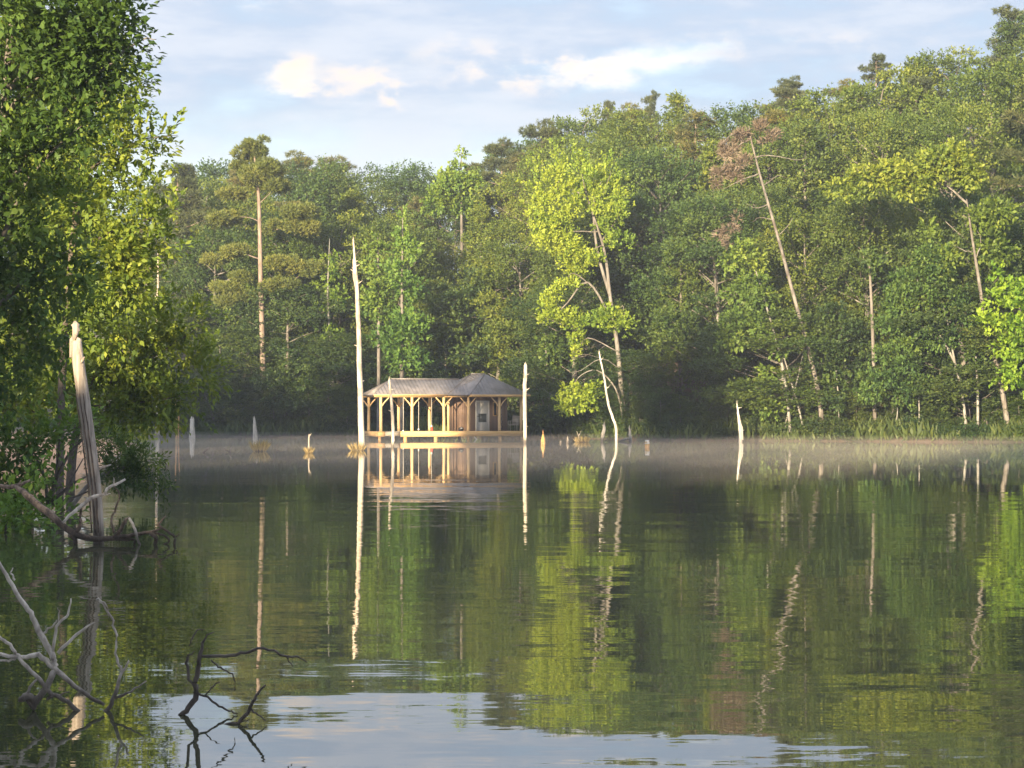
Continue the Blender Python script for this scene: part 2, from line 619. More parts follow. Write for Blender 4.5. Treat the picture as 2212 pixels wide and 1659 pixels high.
build_ground()
wv = [(-200, -60, 0), (120, -60, 0), (120, 200, 0), (-200, 200, 0)]
water = mesh_obj('water', wv, [(0, 1, 2, 3)], None, M['water'])
tag(water, kind='structure', label='calm lake water mirroring the trees')

# ------------------------------------------------------------------ leaf clouds
def norm(v):
    return v / (np.linalg.norm(v, axis=-1, keepdims=True) + 1e-9)


def leaves_mesh(c, axis, nrm, L, W, tint, curl=0.15):
    """arrays of single leaves -> verts, quads, tint per vertex"""
    side = norm(np.cross(axis, nrm))
    up = norm(np.cross(side, axis))
    L = L[:, None]
    W = W[:, None]
    v0 = c
    v1 = c + axis * L * 0.45 + side * W * 0.5 + up * L * curl
    v2 = c + axis * L
    v3 = c + axis * L * 0.45 - side * W * 0.5 + up * L * curl
    v = np.stack([v0, v1, v2, v3], 1).reshape(-1, 3)
    q = np.arange(len(v)).reshape(-1, 4)
    return v, q, np.repeat(tint, 4)


def cloud(g, blobs, size=0.28, aspect=0.6, per=9, twig=0.55, droop=0.25, upn=0.9, spread=1.0):
    """blobs: rows (x,y,z, rx,ry,rz, n_leaves, tint). Leaves sit in sprays on twigs that leave each blob's shell."""
    C, A, N, T = [], [], [], []
    for b in blobs:
        n = max(int(b[6] / per), 1)
        c = np.array(b[:3])
        r = np.array(b[3:6])
        d = norm(g.normal(size=(n, 3)) + np.array([0, 0, 0.25]))
        rad = g.uniform(0.45, 1.0, n) ** 0.5
        p = c + d * r * rad[:, None]
        out = norm(d / r * r.min() + g.normal(0, 0.35, (n, 3)) + np.array([0, 0, -droop]))
        tw = twig * g.uniform(0.5, 1.2, n)
        st = np.clip(b[7] + g.normal(0, 0.13, n), 0, 1)
        for k in range(per):
            f = (k + 0.5) / per
            pos = p + out * (tw * f)[:, None] + g.normal(0, 0.06 * spread, (n, 3)) * (twig / 0.55)
            ax = norm(out + g.normal(0, 0.6 * spread, (n, 3)))
            nn = norm(g.normal(0, 0.55, (n, 3)) + np.array([0, 0, upn]) + d * 0.5)
            C.append(pos); A.append(ax); N.append(nn)
            T.append(np.clip(st + g.normal(0, 0.08, n), 0, 1))
    C, A, N, T = map(np.concatenate, (C, A, N, T))
    m = len(C)
    L = size * g.uniform(0.65, 1.25, m)
    return leaves_mesh(C, A, N, L, L * aspect * g.uniform(0.8, 1.2, m), T)


def needle_cloud(g, blobs, size=0.42, blades=10):
    """tufts of thin needles on the pads of a pine"""
    C, A, N, T = [], [], [], []
    for b in blobs:
        n = max(int(b[6] / blades), 1)
        c, r = np.array(b[:3]), np.array(b[3:6])
        d = norm(g.normal(size=(n, 3)))
        p = c + d * r * (g.uniform(0.2, 1.0, n) ** 0.45)[:, None]
        st = np.clip(b[7] + g.normal(0, 0.15, n), 0, 1)
        ax0 = norm(d * np.array([1, 1, 0.4]) + np.array([0, 0, 0.45]) + g.normal(0, 0.3, (n, 3)))
        for k in range(blades):
            C.append(p + g.normal(0, 0.05, (n, 3)))
            A.append(norm(ax0 + g.normal(0, 0.55, (n, 3))))
            N.append(norm(g.normal(size=(n, 3)) + np.array([0, 0, 0.6])))
            T.append(st)
    C, A, N, T = map(np.concatenate, (C, A, N, T))
    L = size * g.uniform(0.6, 1.2, len(C))
    return leaves_mesh(C, A, N, L, np.full(len(C), 0.055) * g.uniform(0.8, 1.3, len(C)), T, 0.05)


# ------------------------------------------------------------------ prototype trees (local metres, base at 0)
PROTO = {}


def proto(kind, seed):
    """returns (list of (name, mesh)) for a tree of this kind, made once"""
    key = (kind, seed)
    if key in PROTO:
        return PROTO[key]
    g = np.random.default_rng(1000 + seed * 17 + sum(map(ord, kind)))
    tr = MB()
    blobs = []
    if kind == 'broad':
        H, Rc = 18.0, 4.3
        vr, gap, dr, lsz = [(0.75, 0.0, 0.25, 0.21), (0.5, 0.25, -0.3, 0.24), (0.9, 0.1, -0.6, 0.19), (0.42, 0.35, 0.5, 0.23)][seed % 4]
        lean = g.normal(0, 0.5, 2)
        top = np.array([lean[0], lean[1], H * 0.86])
        tp = [np.zeros(3), np.array([lean[0] * .15, lean[1] * .15, H * .3]), np.array([lean[0] * .5, lean[1] * .5, H * .6]), top]
        tr.tube(tp, [0.26, 0.20, 0.13, 0.03], 7, 0.03, sub=3, rr=g)
        nb = 60
        for i in range(nb):
            f = (i + 0.5) / nb
            z = H * (0.14 + 0.81 * f)
            prof = max(1 - ((f - 0.45) / 0.62) ** 2, 0.05) ** 0.5
            a = i * 2.399 + g.normal(0, 0.4)
            rr_ = Rc * prof * g.uniform(0.45, 1.0)
            if g.uniform() < gap:
                continue
            rr_ *= 1 + gap * 0.6
            c = np.array([math.cos(a) * rr_ + lean[0] * f, math.sin(a) * rr_ + lean[1] * f, z + g.normal(0, 0.5)])
            s = g.uniform(0.6, 1.5)
            blobs.append((*c, s * 1.15, s * 1.15, s * vr, 620 * s * s, g.uniform(0.2, 0.75)))
            st = np.array([lean[0] * f * .7, lean[1] * f * .7, z - rr_ * 0.55 - 0.4])
            tr.tube([st, (st + c) / 2 + g.normal(0, 0.15, 3), c], [0.07, 0.05, 0.015], 5, 0, cap=False, sub=2, rr=g)
        v, q, t = cloud(g, blobs, lsz, 0.6, 11, 0.85, droop=dr)
    elif kind == 'conic':
        H, Rc = 18.0, 3.0
        tr.tube([(0, 0, 0), (0.1, 0, H * .5), (0, 0, H * .99)], [0.22, 0.14, 0.02], 7, 0.02, sub=3, rr=g)
        nb = 52
        for i in range(nb):
            f = (i + 0.5) / nb
            z = H * (0.12 + 0.87 * f)
            prof = (1 - f) ** 0.75 * min(1, f * 5 + 0.5) + 0.06
            a = i * 2.399 + g.normal(0, 0.4)
            rr_ = Rc * prof * g.uniform(0.55, 1.0)
            c = np.array([math.cos(a) * rr_, math.sin(a) * rr_, z])
            s = g.uniform(0.6, 1.05) * (1.15 - 0.6 * f)
            blobs.append((*c, s * 1.1, s * 1.1, s * 0.8, 600 * s, g.uniform(0.35, 0.8)))
            tr.tube([(0, 0, z - rr_ * .4), c], [0.05, 0.012], 5, 0, cap=False, rr=g)
        v, q, t = cloud(g, blobs, 0.22, 0.6, 9, 0.45, droop=-0.35)
    elif kind == 'layered':
        H, Rc = 10.0, 3.6
        ln = g.normal(0, 0.8, 2)
        tr.tube([(0, 0, 0), (ln[0] * .4, ln[1] * .4, H * .45), (ln[0], ln[1], H * .95)], [0.12, 0.085, 0.02], 7, 0.03, sub=4, rr=g)
        for i in range(15):
            f = (i + 0.5) / 15
            z = H * (0.22 + 0.74 * f)
            a = i * 2.399 + g.normal(0, 0.5)
            ln_ = Rc * (1 - 0.65 * f) * g.uniform(0.7, 1.1)
            d = np.array([math.cos(a), math.sin(a), 0])
            base = np.array([ln[0] * f, ln[1] * f, z - 0.5])
            tip = base + d * ln_ + np.array([0, 0, g.uniform(0.1, 0.8)])
            tr.tube([base, (base + tip) / 2 + np.array([0, 0, 0.15]), tip], [0.04, 0.025, 0.008], 5, 0, cap=False, sub=2, rr=g)
            for k in range(4):
                c = base + (tip - base) * (0.35 + 0.22 * k) + g.normal(0, 0.2, 3)
                s = g.uniform(0.55, 0.95)
                blobs.append((*c, s, s, s * 0.28, 280 * s, g.uniform(0.25, 0.7)))
        v, q, t = cloud(g, blobs, 0.22, 0.55, 8, 0.5, droop=0.1, upn=1.8)
    elif kind == 'pine':
        H = 21.0
        bare = g.uniform(0.42, 0.55)
        tr.tube([(0, 0, 0), (0.15, 0.1, H * .5), (0.1, 0, H * .97)], [0.24, 0.17, 0.03], 7, 0.03, sub=4, rr=g)
        nb = 26
        for i in range(nb):
            f = (i + 0.3) / nb
            z = H * (bare + (0.98 - bare) * f)
            a = i * 2.399 + g.normal(0, 0.5)
            ln_ = 3.6 * (1 - f) ** 0.6 * g.uniform(0.55, 1.1) + 0.35
            d = np.array([math.cos(a), math.sin(a), 0])
            base = np.array([0.1, 0, z])
            tip = base + d * ln_ + np.array([0, 0, ln_ * g.uniform(0.05, 0.35)])
            tr.tube([base, (base + tip) / 2 - np.array([0, 0, 0.12]), tip], [0.055, 0.035, 0.01], 5, 0, cap=False, sub=2, rr=g)
            for k in range(3):
                c = base + (tip - base) * (0.5 + 0.25 * k) + g.normal(0, 0.22, 3)
                s = g.uniform(0.45, 0.85)
                blobs.append((*c, s, s, s * 0.4, 420 * s, g.uniform(0.2, 0.75)))
        v, q, t = needle_cloud(g, blobs)
    elif kind == 'bush':
        H = 3.0
        for i in range(14):
            a = g.uniform(0, 2 * math.pi)
            rr_ = g.uniform(0, 1.4)
            z = g.uniform(0.35, 2.5) * (1 - 0.25 * rr_)
            c = np.array([math.cos(a) * rr_, math.sin(a) * rr_, z])
            s = g.uniform(0.4, 0.8)
            blobs.append((*c, s, s, s * 0.7, 420 * s, g.uniform(0.15, 0.75)))
            tr.tube([(0.05 * math.cos(a), 0.05 * math.sin(a), 0), c * 0.5 + g.normal(0, 0.08, 3), c], [0.03, 0.02, 0.006], 4, 0, cap=False, rr=g)
        v, q, t = cloud(g, blobs, 0.19, 0.6, 8, 0.4)
    crown = mesh_obj('crown', v, q, None, M['leaf'], tint=t)
    trunk = tr.build('trunk', M['bark'], smooth=True)
    PROTO[key] = (trunk.data, crown.data)
    bpy.data.objects.remove(crown)
    bpy.data.objects.remove(trunk)
    return PROTO[key]


TREES = []
MATVAR = {}


def with_mat(me, mat):
    if me.materials[0] == mat:
        return me
    k = (me.name, mat.name)
    if k not in MATVAR:
        m2 = me.copy()
        m2.materials[0] = mat
        MATVAR[k] = m2
    return MATVAR[k]


def place(kind, seed, x, y, height, color=(1, 1, 1), width=1.0, rz=None, leaf=None, bark=None, name=None, row='', z=None, label=None, cat='tree', group='trees of the far shore'):
    base_h = {'broad': 18.0, 'conic': 18.0, 'layered': 10.0, 'pine': 21.0, 'bush': 3.0}[kind]
    tm, cm = proto(kind, seed)
    leafm = M[leaf] if leaf else (M['needle'] if kind == 'pine' else M['shrub'] if kind == 'bush' else M['leaf'])
    barkm = M[bark] if bark else (M['bark_pine'] if kind == 'pine' else M['bark'])
    nm = name or {'broad': 'broadleaf_tree', 'conic': 'conical_tree', 'layered': 'understorey_tree', 'pine': 'pine_tree', 'bush': 'shrub'}[kind]
    zz = float(ground_z(x, y)) - 0.15 if z is None else z
    e = empty(nm, (x, y, zz), label or 'x', cat, group)
    s = height / base_h
    e.scale = (s * width, s * width, s)
    e.rotation_euler = (0, 0, random.uniform(0, 6.28) if rz is None else rz)
    for pn, me, mt in (('trunk', tm, barkm), ('crown' if kind != 'bush' else 'foliage', cm, leafm)):
        o = bpy.data.objects.new(pn if kind != 'bush' or pn != 'trunk' else 'stems', with_mat(me, mt))
        COL.objects.link(o)
        o.parent = e
        if mt is leafm:
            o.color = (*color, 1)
    px = CX + F * x / y
    ptop = YH - F * (zz + height - CAMZ) / y
    TREES.append(dict(o=e, kind=kind, row=row, px=px, top=ptop, y=y, label=label, color=color))
    return e


# skyline of the photograph: height of the canopy above the water line by azimuth
SKX = np.array([-600, 330, 385, 450, 480, 540, 640, 720, 780, 850, 910, 960, 1030, 1080, 1150, 1210, 1250, 1310, 1400, 1500, 1590, 1640, 1700, 1760, 1830, 1890, 1960, 2040, 2100, 2160, 2300])
SKY_ = np.array([380, 380, 365, 385, 380, 330, 325, 338, 345, 358, 378, 360, 345, 318, 285, 258, 242, 225, 205, 205, 225, 225, 180, 165, 172, 140, 125, 105, 105, 75, 30])


def sky_y(px):
    return np.interp(px, SKX, SKY_)


TONES = [((0.85, 0.92, 0.9), 'dark green'), ((1.05, 1.0, 1.0), 'mid green'), ((1.18, 1.10, 0.95), 'olive green'),
         ((1.1, 1.12, 0.9), 'fresh green'), ((0.9, 0.98, 1.1), 'bluish green'), ((1.38, 1.22, 0.88), 'yellowish green')]


def fill_forest():
    rnd = random.Random(11)
    rows = [('back', 44, 4.6, 0, 9), ('upper', 30, 4.6, 30, 25), ('middle', 19, 4.8, 95, 35), ('front', 9.5, 4.6, 230, 70), ('edge', 3.2, 4.4, 430, 70)]
    for name, off, sp, drop, jit in rows:
        x = -46.0
        k = 0
        while x < 50:
            xx = x + rnd.uniform(-1.2, 1.2)
            yy = float(shore_y(xx)) + off + rnd.uniform(-2.2, 2.2) * (0.4 if name == 'edge' else 1)
            px = CX + F * xx / yy
            x += sp * rnd.uniform(0.8, 1.2)
            k += 1
            if px < 300 or px > 2290:
                continue
            if name == 'edge' and 790 < px < 1140:     # behind the boathouse: set further back
                yy += 2.5
            gz = float(ground_z(xx, yy))
            ty = sky_y(px) + drop + rnd.uniform(-jit, jit) * 0.8 + (4 if name == 'back' else 0)
            if name == 'edge':
                ty = rnd.uniform(560, 760)
            if name == 'front':
                ty = rnd.uniform(330, 520) if px > 1100 else rnd.uniform(430, 600)
            H = CAMZ + (YH - ty) * yy / F - gz
            if name in ('back', 'upper'):
                kind = rnd.choices(['broad', 'pine', 'conic'], [0.46, 0.34, 0.20])[0]
            elif name == 'middle':
                kind = rnd.choices(['broad', 'pine', 'conic'], [0.52, 0.28, 0.20])[0]
            elif name == 'front':
                kind = rnd.choices(['broad', 'conic', 'layered'], [0.75, 0.1, 0.15])[0]
            else:
                kind = rnd.choices(['broad', 'layered'], [0.5, 0.5])[0]
            H = max(H, 4.5)
            wd = {'back': 1.2, 'upper': 1.2, 'middle': 1.15, 'front': 1.1, 'edge': 1.2}[name]
            if kind == 'broad':
                wd *= min(max(15.0 / H, 0.95), 1.8)
            tone = rnd.choice(TONES + ([TONES[2]] * 3 + [TONES[5]] * 3 if name in ('back', 'upper', 'middle') else []) if name != 'edge' else TONES[:5])
            kk = {'edge': 0.72, 'front': 0.88}.get(name, 1.0)      # shade of the lower wood put into the leaf colour
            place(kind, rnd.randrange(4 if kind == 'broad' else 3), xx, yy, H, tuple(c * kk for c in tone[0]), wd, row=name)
            TREES[-1]['tone'] = tone[1]


fill_forest()


def understorey():
    """low trees that hide the feet of the trunks along the far shore"""
    rnd = random.Random(21)
    pxs = [470, 512, 545, 590, 628, 668, 712, 752, 1385, 1425, 1470, 1515, 1560, 1640, 1725, 1800, 1850, 1915, 2010, 2050, 2130, 2205]
    for px in pxs:
        y = 150.0
        off = rnd.uniform(1.2, 2.2) if px < 760 else rnd.uniform(1.8, 3.2)
        for _ in range(6):
            y = float(shore_y((px - CX) / F * y)) + off
        x = (px - CX) / F * y
        h = rnd.uniform(3.4, 5.4) if px < 760 else rnd.uniform(2.2, 3.2)
        tone = rnd.choice(TONES[:5])
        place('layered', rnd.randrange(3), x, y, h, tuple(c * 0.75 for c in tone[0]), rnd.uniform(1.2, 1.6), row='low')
        TREES[-1]['tone'] = tone[1]
    # a dense crown closing the slope behind the dead pine
    for px, top, yy in ((1600, 238, 166), (1650, 262, 160), (1590, 400, 152)):
        x = (px - CX) / F * yy
        H = CAMZ + (YH - top) * yy / F - float(ground_z(x, yy))
        place('broad', px % 4 if px % 4 != 1 else 2, x, yy, H, (1.1, 1.05, .95), 1.3, row='middle')
        TREES[-1]['tone'] = 'mid green'


understorey()

# ------------------------------------------------------------------ trees one can pick out
def feature_tree(name, label, trunks, blobs, d, leaf='leaf', bark='bark', size=0.28, needles=False, cat='tree', color=(1, 1, 1),
                 group=None, dens=1.0, per=8, twig=0.5, droop=0.2, upn=0.9, thick=0.75, base=None, seg=8, asp=0.6, blades=10, branches=(), dd=0.0, crown='crown', spread=1.0):
    """trunks: list of (points px,py[,depth offset], radii m); blobs: (px,py,rx,ry,tint[,depth offset]) in photograph units at depth d"""
    sc = F / d
    g = np.random.default_rng(sum(map(ord, label)))
    if base is None:
        b = trunks[0][0][0]
        base = P(b[0], b[1], d)
    e = empty(name, base, label, cat, group)
    mb = MB()
    for pts, rad in trunks:
        pp = [P(p[0], p[1], d + (p[2] if len(p) > 2 else 0)) for p in pts]
        if d > 100 and pts[0][1] > 870:      # root end goes down into the bank
            pp = [pp[0] - np.array([0, 0, 1.3])] + pp
            rad = [rad[0] * 1.15] + list(rad)
        mb.tube(pp, rad, seg, 0.0, sub=4, rr=g)
    mb.build('trunk', M[bark], e, True, True)
    if branches:
        mb = MB()
        for pts, rad in branches:
            pp = [P(p[0], p[1], d + (p[2] if len(p) > 2 else 0)) for p in pts]
            mb.tube(pp, rad, 5, 0.02, sub=3, rr=g)
        mb.build('branches', M[bark], e, True, True)
    if blobs:
        rows = []
        for b in blobs:
            off = b[5] if len(b) > 5 else 0
            c = P(b[0], b[1], d + off)
            rx, rz = b[2] / sc, b[3] / sc
            # break each blob into clumps
            nb = max(int(rx * rz * 6), 3)
            for k in range(nb):
                dv = norm(g.normal(size=3)) * g.uniform(0.2, 0.85)
                cc = c + dv * np.array([rx, max(rx, rz) * thick, rz])
                s = min(0.9, max(rx, rz) * 0.6) * g.uniform(0.6, 1.1)
                s2 = min(s * 0.7, rz * 0.9)
                rows.append((*cc, s, s, s2, (900 if needles else 420) * s * s / ((size / 0.28) if needles else (size / 0.28) ** 2) * dens, np.clip(b[4] + g.normal(0, 0.15), 0, 1)))
        if needles:
            v, q, t = needle_cloud(g, rows, size, blades)
        else:
            v, q, t = cloud(g, rows, size, asp, per, twig, droop, upn, spread)
        o = mesh_obj(crown, v, q, None, M[leaf], e, t, world_coords=True)
        o.color = (*color, 1)
    return e


# tall pine left of the poles, trunk lit by the sun
feature_tree('pine_tree', 'tall pine with straight bare trunk and flat needle tiers left of the tallest pole',
             [([(568, 905), (568, 800), (563, 600), (559, 430), (548, 325)], [0.24, 0.22, 0.18, 0.13, 0.04])],
             [(540, 330, 38, 24, .5), (515, 355, 22, 14, .4), (580, 365, 42, 22, .55), (545, 385, 50, 18, .5), (600, 400, 40, 14, .6),
              (520, 412, 45, 12, .6), (640, 455, 55, 16, .6), (500, 470, 50, 14, .6), (600, 490, 40, 14, .5), (650, 495, 48, 13, .65),
              (505, 540, 55, 14, .6), (470, 560, 40, 12, .55), (620, 570, 50, 16, .55), (665, 580, 40, 12, .6), (520, 600, 40, 12, .5),
              (490, 622, 45, 12, .6), (610, 618, 45, 12, .5), (545, 640, 36, 10, .5), (480, 650, 25, 10, .5), (570, 300, 14, 8, .5), (545, 310, 20, 12, .45)],
             160, 'needle', 'bark_pine', needles=True, color=(1.2, 1.3, 0.8), dens=2.6, thick=0.9,
             branches=[([(563, 500), (620, 492), (665, 490)], [.05, .04, .015]), ([(562, 560), (510, 545), (455, 555)], [.06, .04, .015]),
                       ([(564, 620), (620, 612), (670, 580)], [.06, .04, .015]), ([(563, 650), (520, 625), (480, 620)], [.05, .03, .015]),
                       ([(561, 480), (540, 470), (505, 468)], [.04, .03, .012]), ([(560, 440), (600, 400)], [.04, .012])])

def fan_blobs():
    g = np.random.default_rng(77)
    out = []
    for k in range(17):
        a = R(178 - k * 8.6 + g.uniform(-3, 3))
        ln = (100 + 105 * math.sin(R(15 + k * 9.4)) ** 0.8 - (22 if k > 12 else 0)) * g.uniform(0.86, 1.08)
        for f, sz in ((0.42, 22), (0.62, 21), (0.80, 17), (0.94, 11), (1.06, 6)):
            if f < 0.6 and k % 2:
                continue
            out.append((1276 + math.cos(a) * ln * f * 0.92, 522 - math.sin(a) * ln * f, sz * 1.0, sz * 0.85, 0.92 - 0.028 * k + g.uniform(-.12, .12), g.uniform(-1.2, 1.2)))
    return out


# bright fan-shaped tree right of the boathouse
feature_tree('sunlit_tree', 'brightest yellow green tree with a fan shaped crown just right of the boathouse',
             [([(1348, 915), (1335, 760), (1318, 640), (1305, 540), (1270, 430), (1255, 370)], [0.19, 0.15, 0.12, 0.09, 0.05, 0.02]),
              ([(1318, 640), (1290, 540), (1282, 440), (1300, 390)], [0.12, 0.09, 0.06, 0.02]),
              ([(1322, 690), (1270, 610), (1225, 655), (1190, 690)], [0.09, 0.07, 0.05, 0.015]),
              ([(1335, 760), (1270, 730), (1245, 765)], [.05, .03, .01]), ([(1327, 690), (1345, 660), (1350, 700)], [.04, .03, .01])],
             fan_blobs() + [(1190, 520, 30, 16, .9), (1225, 535, 42, 18, .85), (1245, 560, 42, 18, .9),
              (1240, 590, 30, 16, .75), (1220, 615, 22, 14, .7), (1200, 640, 22, 12, .75), (1185, 665, 26, 12, .8), (1180, 690, 26, 12, .85), (1225, 690, 28, 10, .7), (1255, 700, 24, 12, .6),
              (1250, 725, 14, 22, .6), (1320, 690, 42, 22, .45), (1335, 710, 34, 18, .4), (1290, 560, 20, 26, .4), (1245, 762, 14, 10, .7), (1325, 530, 30, 18, .35)],
             145, 'leaf_yellow', 'bark', 0.22, color=(1.0, 1.0, 1.0), droop=-0.9, dens=1.25, thick=0.8, twig=0.6, per=9,
             branches=[([(1270, 430), (1220, 400), (1190, 420)], [.05, .03, .01]), ([(1295, 500), (1240, 500), (1185, 500)], [.06, .035, .01]), ([(1300, 530), (1250, 550), (1210, 540)], [.06, .03, .01]),
                       ([(1300, 520), (1335, 470), (1350, 420)], [.05, .03, .01]), ([(1290, 450), (1310, 400), (1320, 370)], [.04, .03, .01]),
                       ([(1270, 612), (1240, 590), (1225, 600)], [.05, .03, .01])])
feature_tree('leaning_sapling', 'small lime green sapling hanging just above the water right of the boathouse',
             [([(1345, 905, .5), (1330, 840), (1290, 800), (1250, 815), (1235, 850)], [0.07, 0.06, 0.04, 0.03, 0.012])],
             [(1232, 845, 24, 20, .85), (1255, 860, 30, 22, .65), (1225, 868, 22, 16, .9), (1270, 845, 22, 16, .5), (1240, 875, 26, 12, .8)],
             144, 'leaf_yellow', 'bark', 0.25, dens=1.3,
             branches=[([(1345, 800, 1), (1300, 775), (1255, 800), (1230, 805)], [.04, .03, .02, .01]), ([(1300, 775, .55), (1265, 765), (1245, 770)], [.02, .015, .006])])
# drooping olive tree between the boathouse and the bright tree
feature_tree('shore_tree', 'olive green tree drooping to the water directly right of the boathouse',
             [([(1190, 935), (1185, 850), (1178, 740)], [0.12, 0.09, 0.03])],
             [(1185, 745, 40, 26, .35), (1175, 800, 32, 28, .4), (1195, 850, 36, 24, .45), (1180, 890, 30, 20, .5), (1185, 912, 18, 14, .5), (1215, 900, 30, 18, .3)],
             150, 'leaf', 'bark', 0.27, dens=1.2, color=(1.1, 1.1, 0.9))
# dead leaning pine
_dt = feature_tree('dead_pine', 'dead leaning pine with bare trunk and rusty brown needles at its top',
             [([(1776, 918), (1768, 850), (1750, 770), (1715, 640), (1680, 510), (1645, 390), (1622, 300), (1618, 272)], [0.165, 0.15, 0.135, 0.115, 0.095, 0.075, 0.05, 0.03])],
             [(1600, 290, 34, 20, .5), (1640, 275, 26, 16, .5), (1575, 330, 36, 20, .5), (1560, 365, 26, 20, .45), (1590, 380, 24, 16, .5), (1545, 400, 16, 14, .4),
              (1660, 300, 26, 14, .5), (1610, 345, 26, 18, .5), (1570, 500, 24, 14, .4), (1558, 525, 16, 14, .35), (1590, 470, 12, 14, .4)],
             136.0, 'needle_dead', 'bark_lean', 0.40, needles=True, dens=1.3, blades=12, crown='dead_needles',
             branches=[([(1640, 375), (1600, 390), (1560, 410)], [.05, .035, .01]), ([(1632, 340), (1660, 335), (1720, 345), (1745, 340)], [.05, .035, .02, .008]),
                       ([(1660, 440), (1635, 450), (1610, 440)], [.04, .02, .008]), ([(1670, 475), (1640, 470), (1625, 480)], [.04, .02, .008]),
                       ([(1680, 510), (1700, 490), (1712, 470)], [.03, .02, .006]), ([(1650, 400), (1680, 380), (1700, 385)], [.03, .02, .006]),
                       ([(1625, 300), (1590, 320), (1550, 380)], [.05, .03, .01]), ([(1622, 290), (1580, 290), (1545, 330)], [.04, .03, .01])])
# tall bright tree at the shore left of the dead pine
feature_tree('shore_tree', 'bright green narrow tree hanging over the shore left of the dead leaning pine',
             [([(1706, 918), (1690, 790), (1655, 660), (1625, 560)], [0.10, 0.085, 0.06, 0.02]), ([(1733, 915), (1705, 810), (1680, 730)], [0.06, 0.05, 0.03])],
             [(1615, 545, 34, 18, .75), (1640, 570, 30, 18, .6), (1590, 565, 30, 14, .7), (1630, 610, 36, 20, .4), (1600, 640, 34, 20, .4), (1650, 650, 30, 20, .35),
              (1590, 690, 36, 18, .5), (1640, 700, 34, 18, .45), (1560, 725, 28, 16, .6), (1600, 740, 26, 12, .5), (1555, 750, 16, 8, .65),
              (1660, 800, 24, 14, .45), (1680, 760, 22, 16, .35), (1650, 870, 30, 14, .45), (1700, 700, 22, 18, .35), (1665, 885, 20, 10, .5)],
             136.6, 'leaf', 'bark_pale', 0.28, dens=1.25, color=(1.3, 1.3, 0.95))
# horizontal layered tree at right
feature_tree('shore_tree', 'layered green tree with two slender pale trunks and flat sprays beside the right shore',
             [([(2088, 935), (2078, 850), (2062, 780), (2045, 690), (2020, 600)], [0.10, 0.085, 0.07, 0.05, 0.02]), ([(2066, 790), (2040, 740), (2005, 680), (1980, 600)], [0.08, 0.06, 0.04, 0.015])],
             [(1985, 560, 60, 18, .5), (2030, 595, 50, 16, .4), (1950, 610, 46, 14, .5), (1990, 640, 70, 14, .45), (1935, 660, 40, 10, .5), (2060, 650, 44, 16, .4),
              (1930, 700, 44, 10, .5), (1985, 700, 60, 12, .4), (1955, 745, 55, 9, .75), (1925, 770, 35, 8, .6), (2030, 730, 60, 12, .35), (1960, 790, 60, 10, .35), (1900, 820, 50, 9, .4),
              (1985, 825, 50, 8, .35), (2095, 720, 40, 14, .35), (2085, 680, 30, 14, .35), (1880, 850, 40, 8, .35), (1950, 850, 45, 8, .3)],
             132.8, 'leaf', 'bark_pale', 0.22, dens=1.1, color=(1.05, 1.15, 1.1), upn=2.2, thick=0.7, twig=0.55, droop=0.05)
# bright tree on the right edge
feature_tree('shore_tree', 'sunlit lime green tree on the far right edge above a curved trunk',
             [([(2230, 930), (2225, 800), (2210, 700), (2190, 620)], [0.14, 0.11, 0.07, 0.02])],
             [(2154, 640, 34, 18, .95), (2184, 660, 40, 20, .8), (2124, 690, 30, 9, 1.0), (2154, 700, 26, 12, .85), (2189, 710, 40, 22, .6), (2174, 750, 40, 20, .5), (2189, 790, 40, 20, .45),
              (2164, 810, 26, 12, .5), (2199, 620, 40, 24, .6), (2144, 590, 24, 10, .4), (2199, 830, 26, 14, .4)],
             130.0, 'leaf_yellow', 'bark', 0.3, dens=1.1, color=(0.85, 1.0, 0.9), upn=1.4)
feature_tree('bare_trunk_tree', 'tree with a curved grey trunk below the lime green crown at the far right',
             [([(2176, 915), (2160, 820), (2140, 740), (2128, 690), (2112, 590), (2098, 500), (2088, 430)], [0.17, 0.15, 0.14, 0.12, 0.10, 0.07, 0.03])],
             [(2060, 345, 70, 18, .6), (2000, 360, 60, 16, .7), (1940, 375, 60, 18, .8), (1880, 385, 50, 18, .8), (1830, 400, 40, 16, .7), (1990, 395, 50, 14, .7), (2085, 380, 50, 20, .55),
              (1860, 412, 40, 8, .7), (2040, 560, 40, 20, .4), (2020, 500, 34, 22, .4), (2140, 470, 46, 28, .35), (2150, 540, 40, 26, .3), (1960, 410, 30, 10, .7)],
             132.3, 'leaf', 'bark', 0.27, dens=1.25, color=(1.5, 1.35, 0.85), thick=0.55,
             branches=[([(2090, 440, .3), (2040, 400, 1.2), (1960, 395, 1.5), (1890, 400, 1.5)], [.08, .06, .04, .015]), ([(2108, 560), (2120, 520), (2105, 490)], [.04, .03, .012]), ([(2100, 545), (2080, 540), (2060, 530)], [.04, .03, .01])])
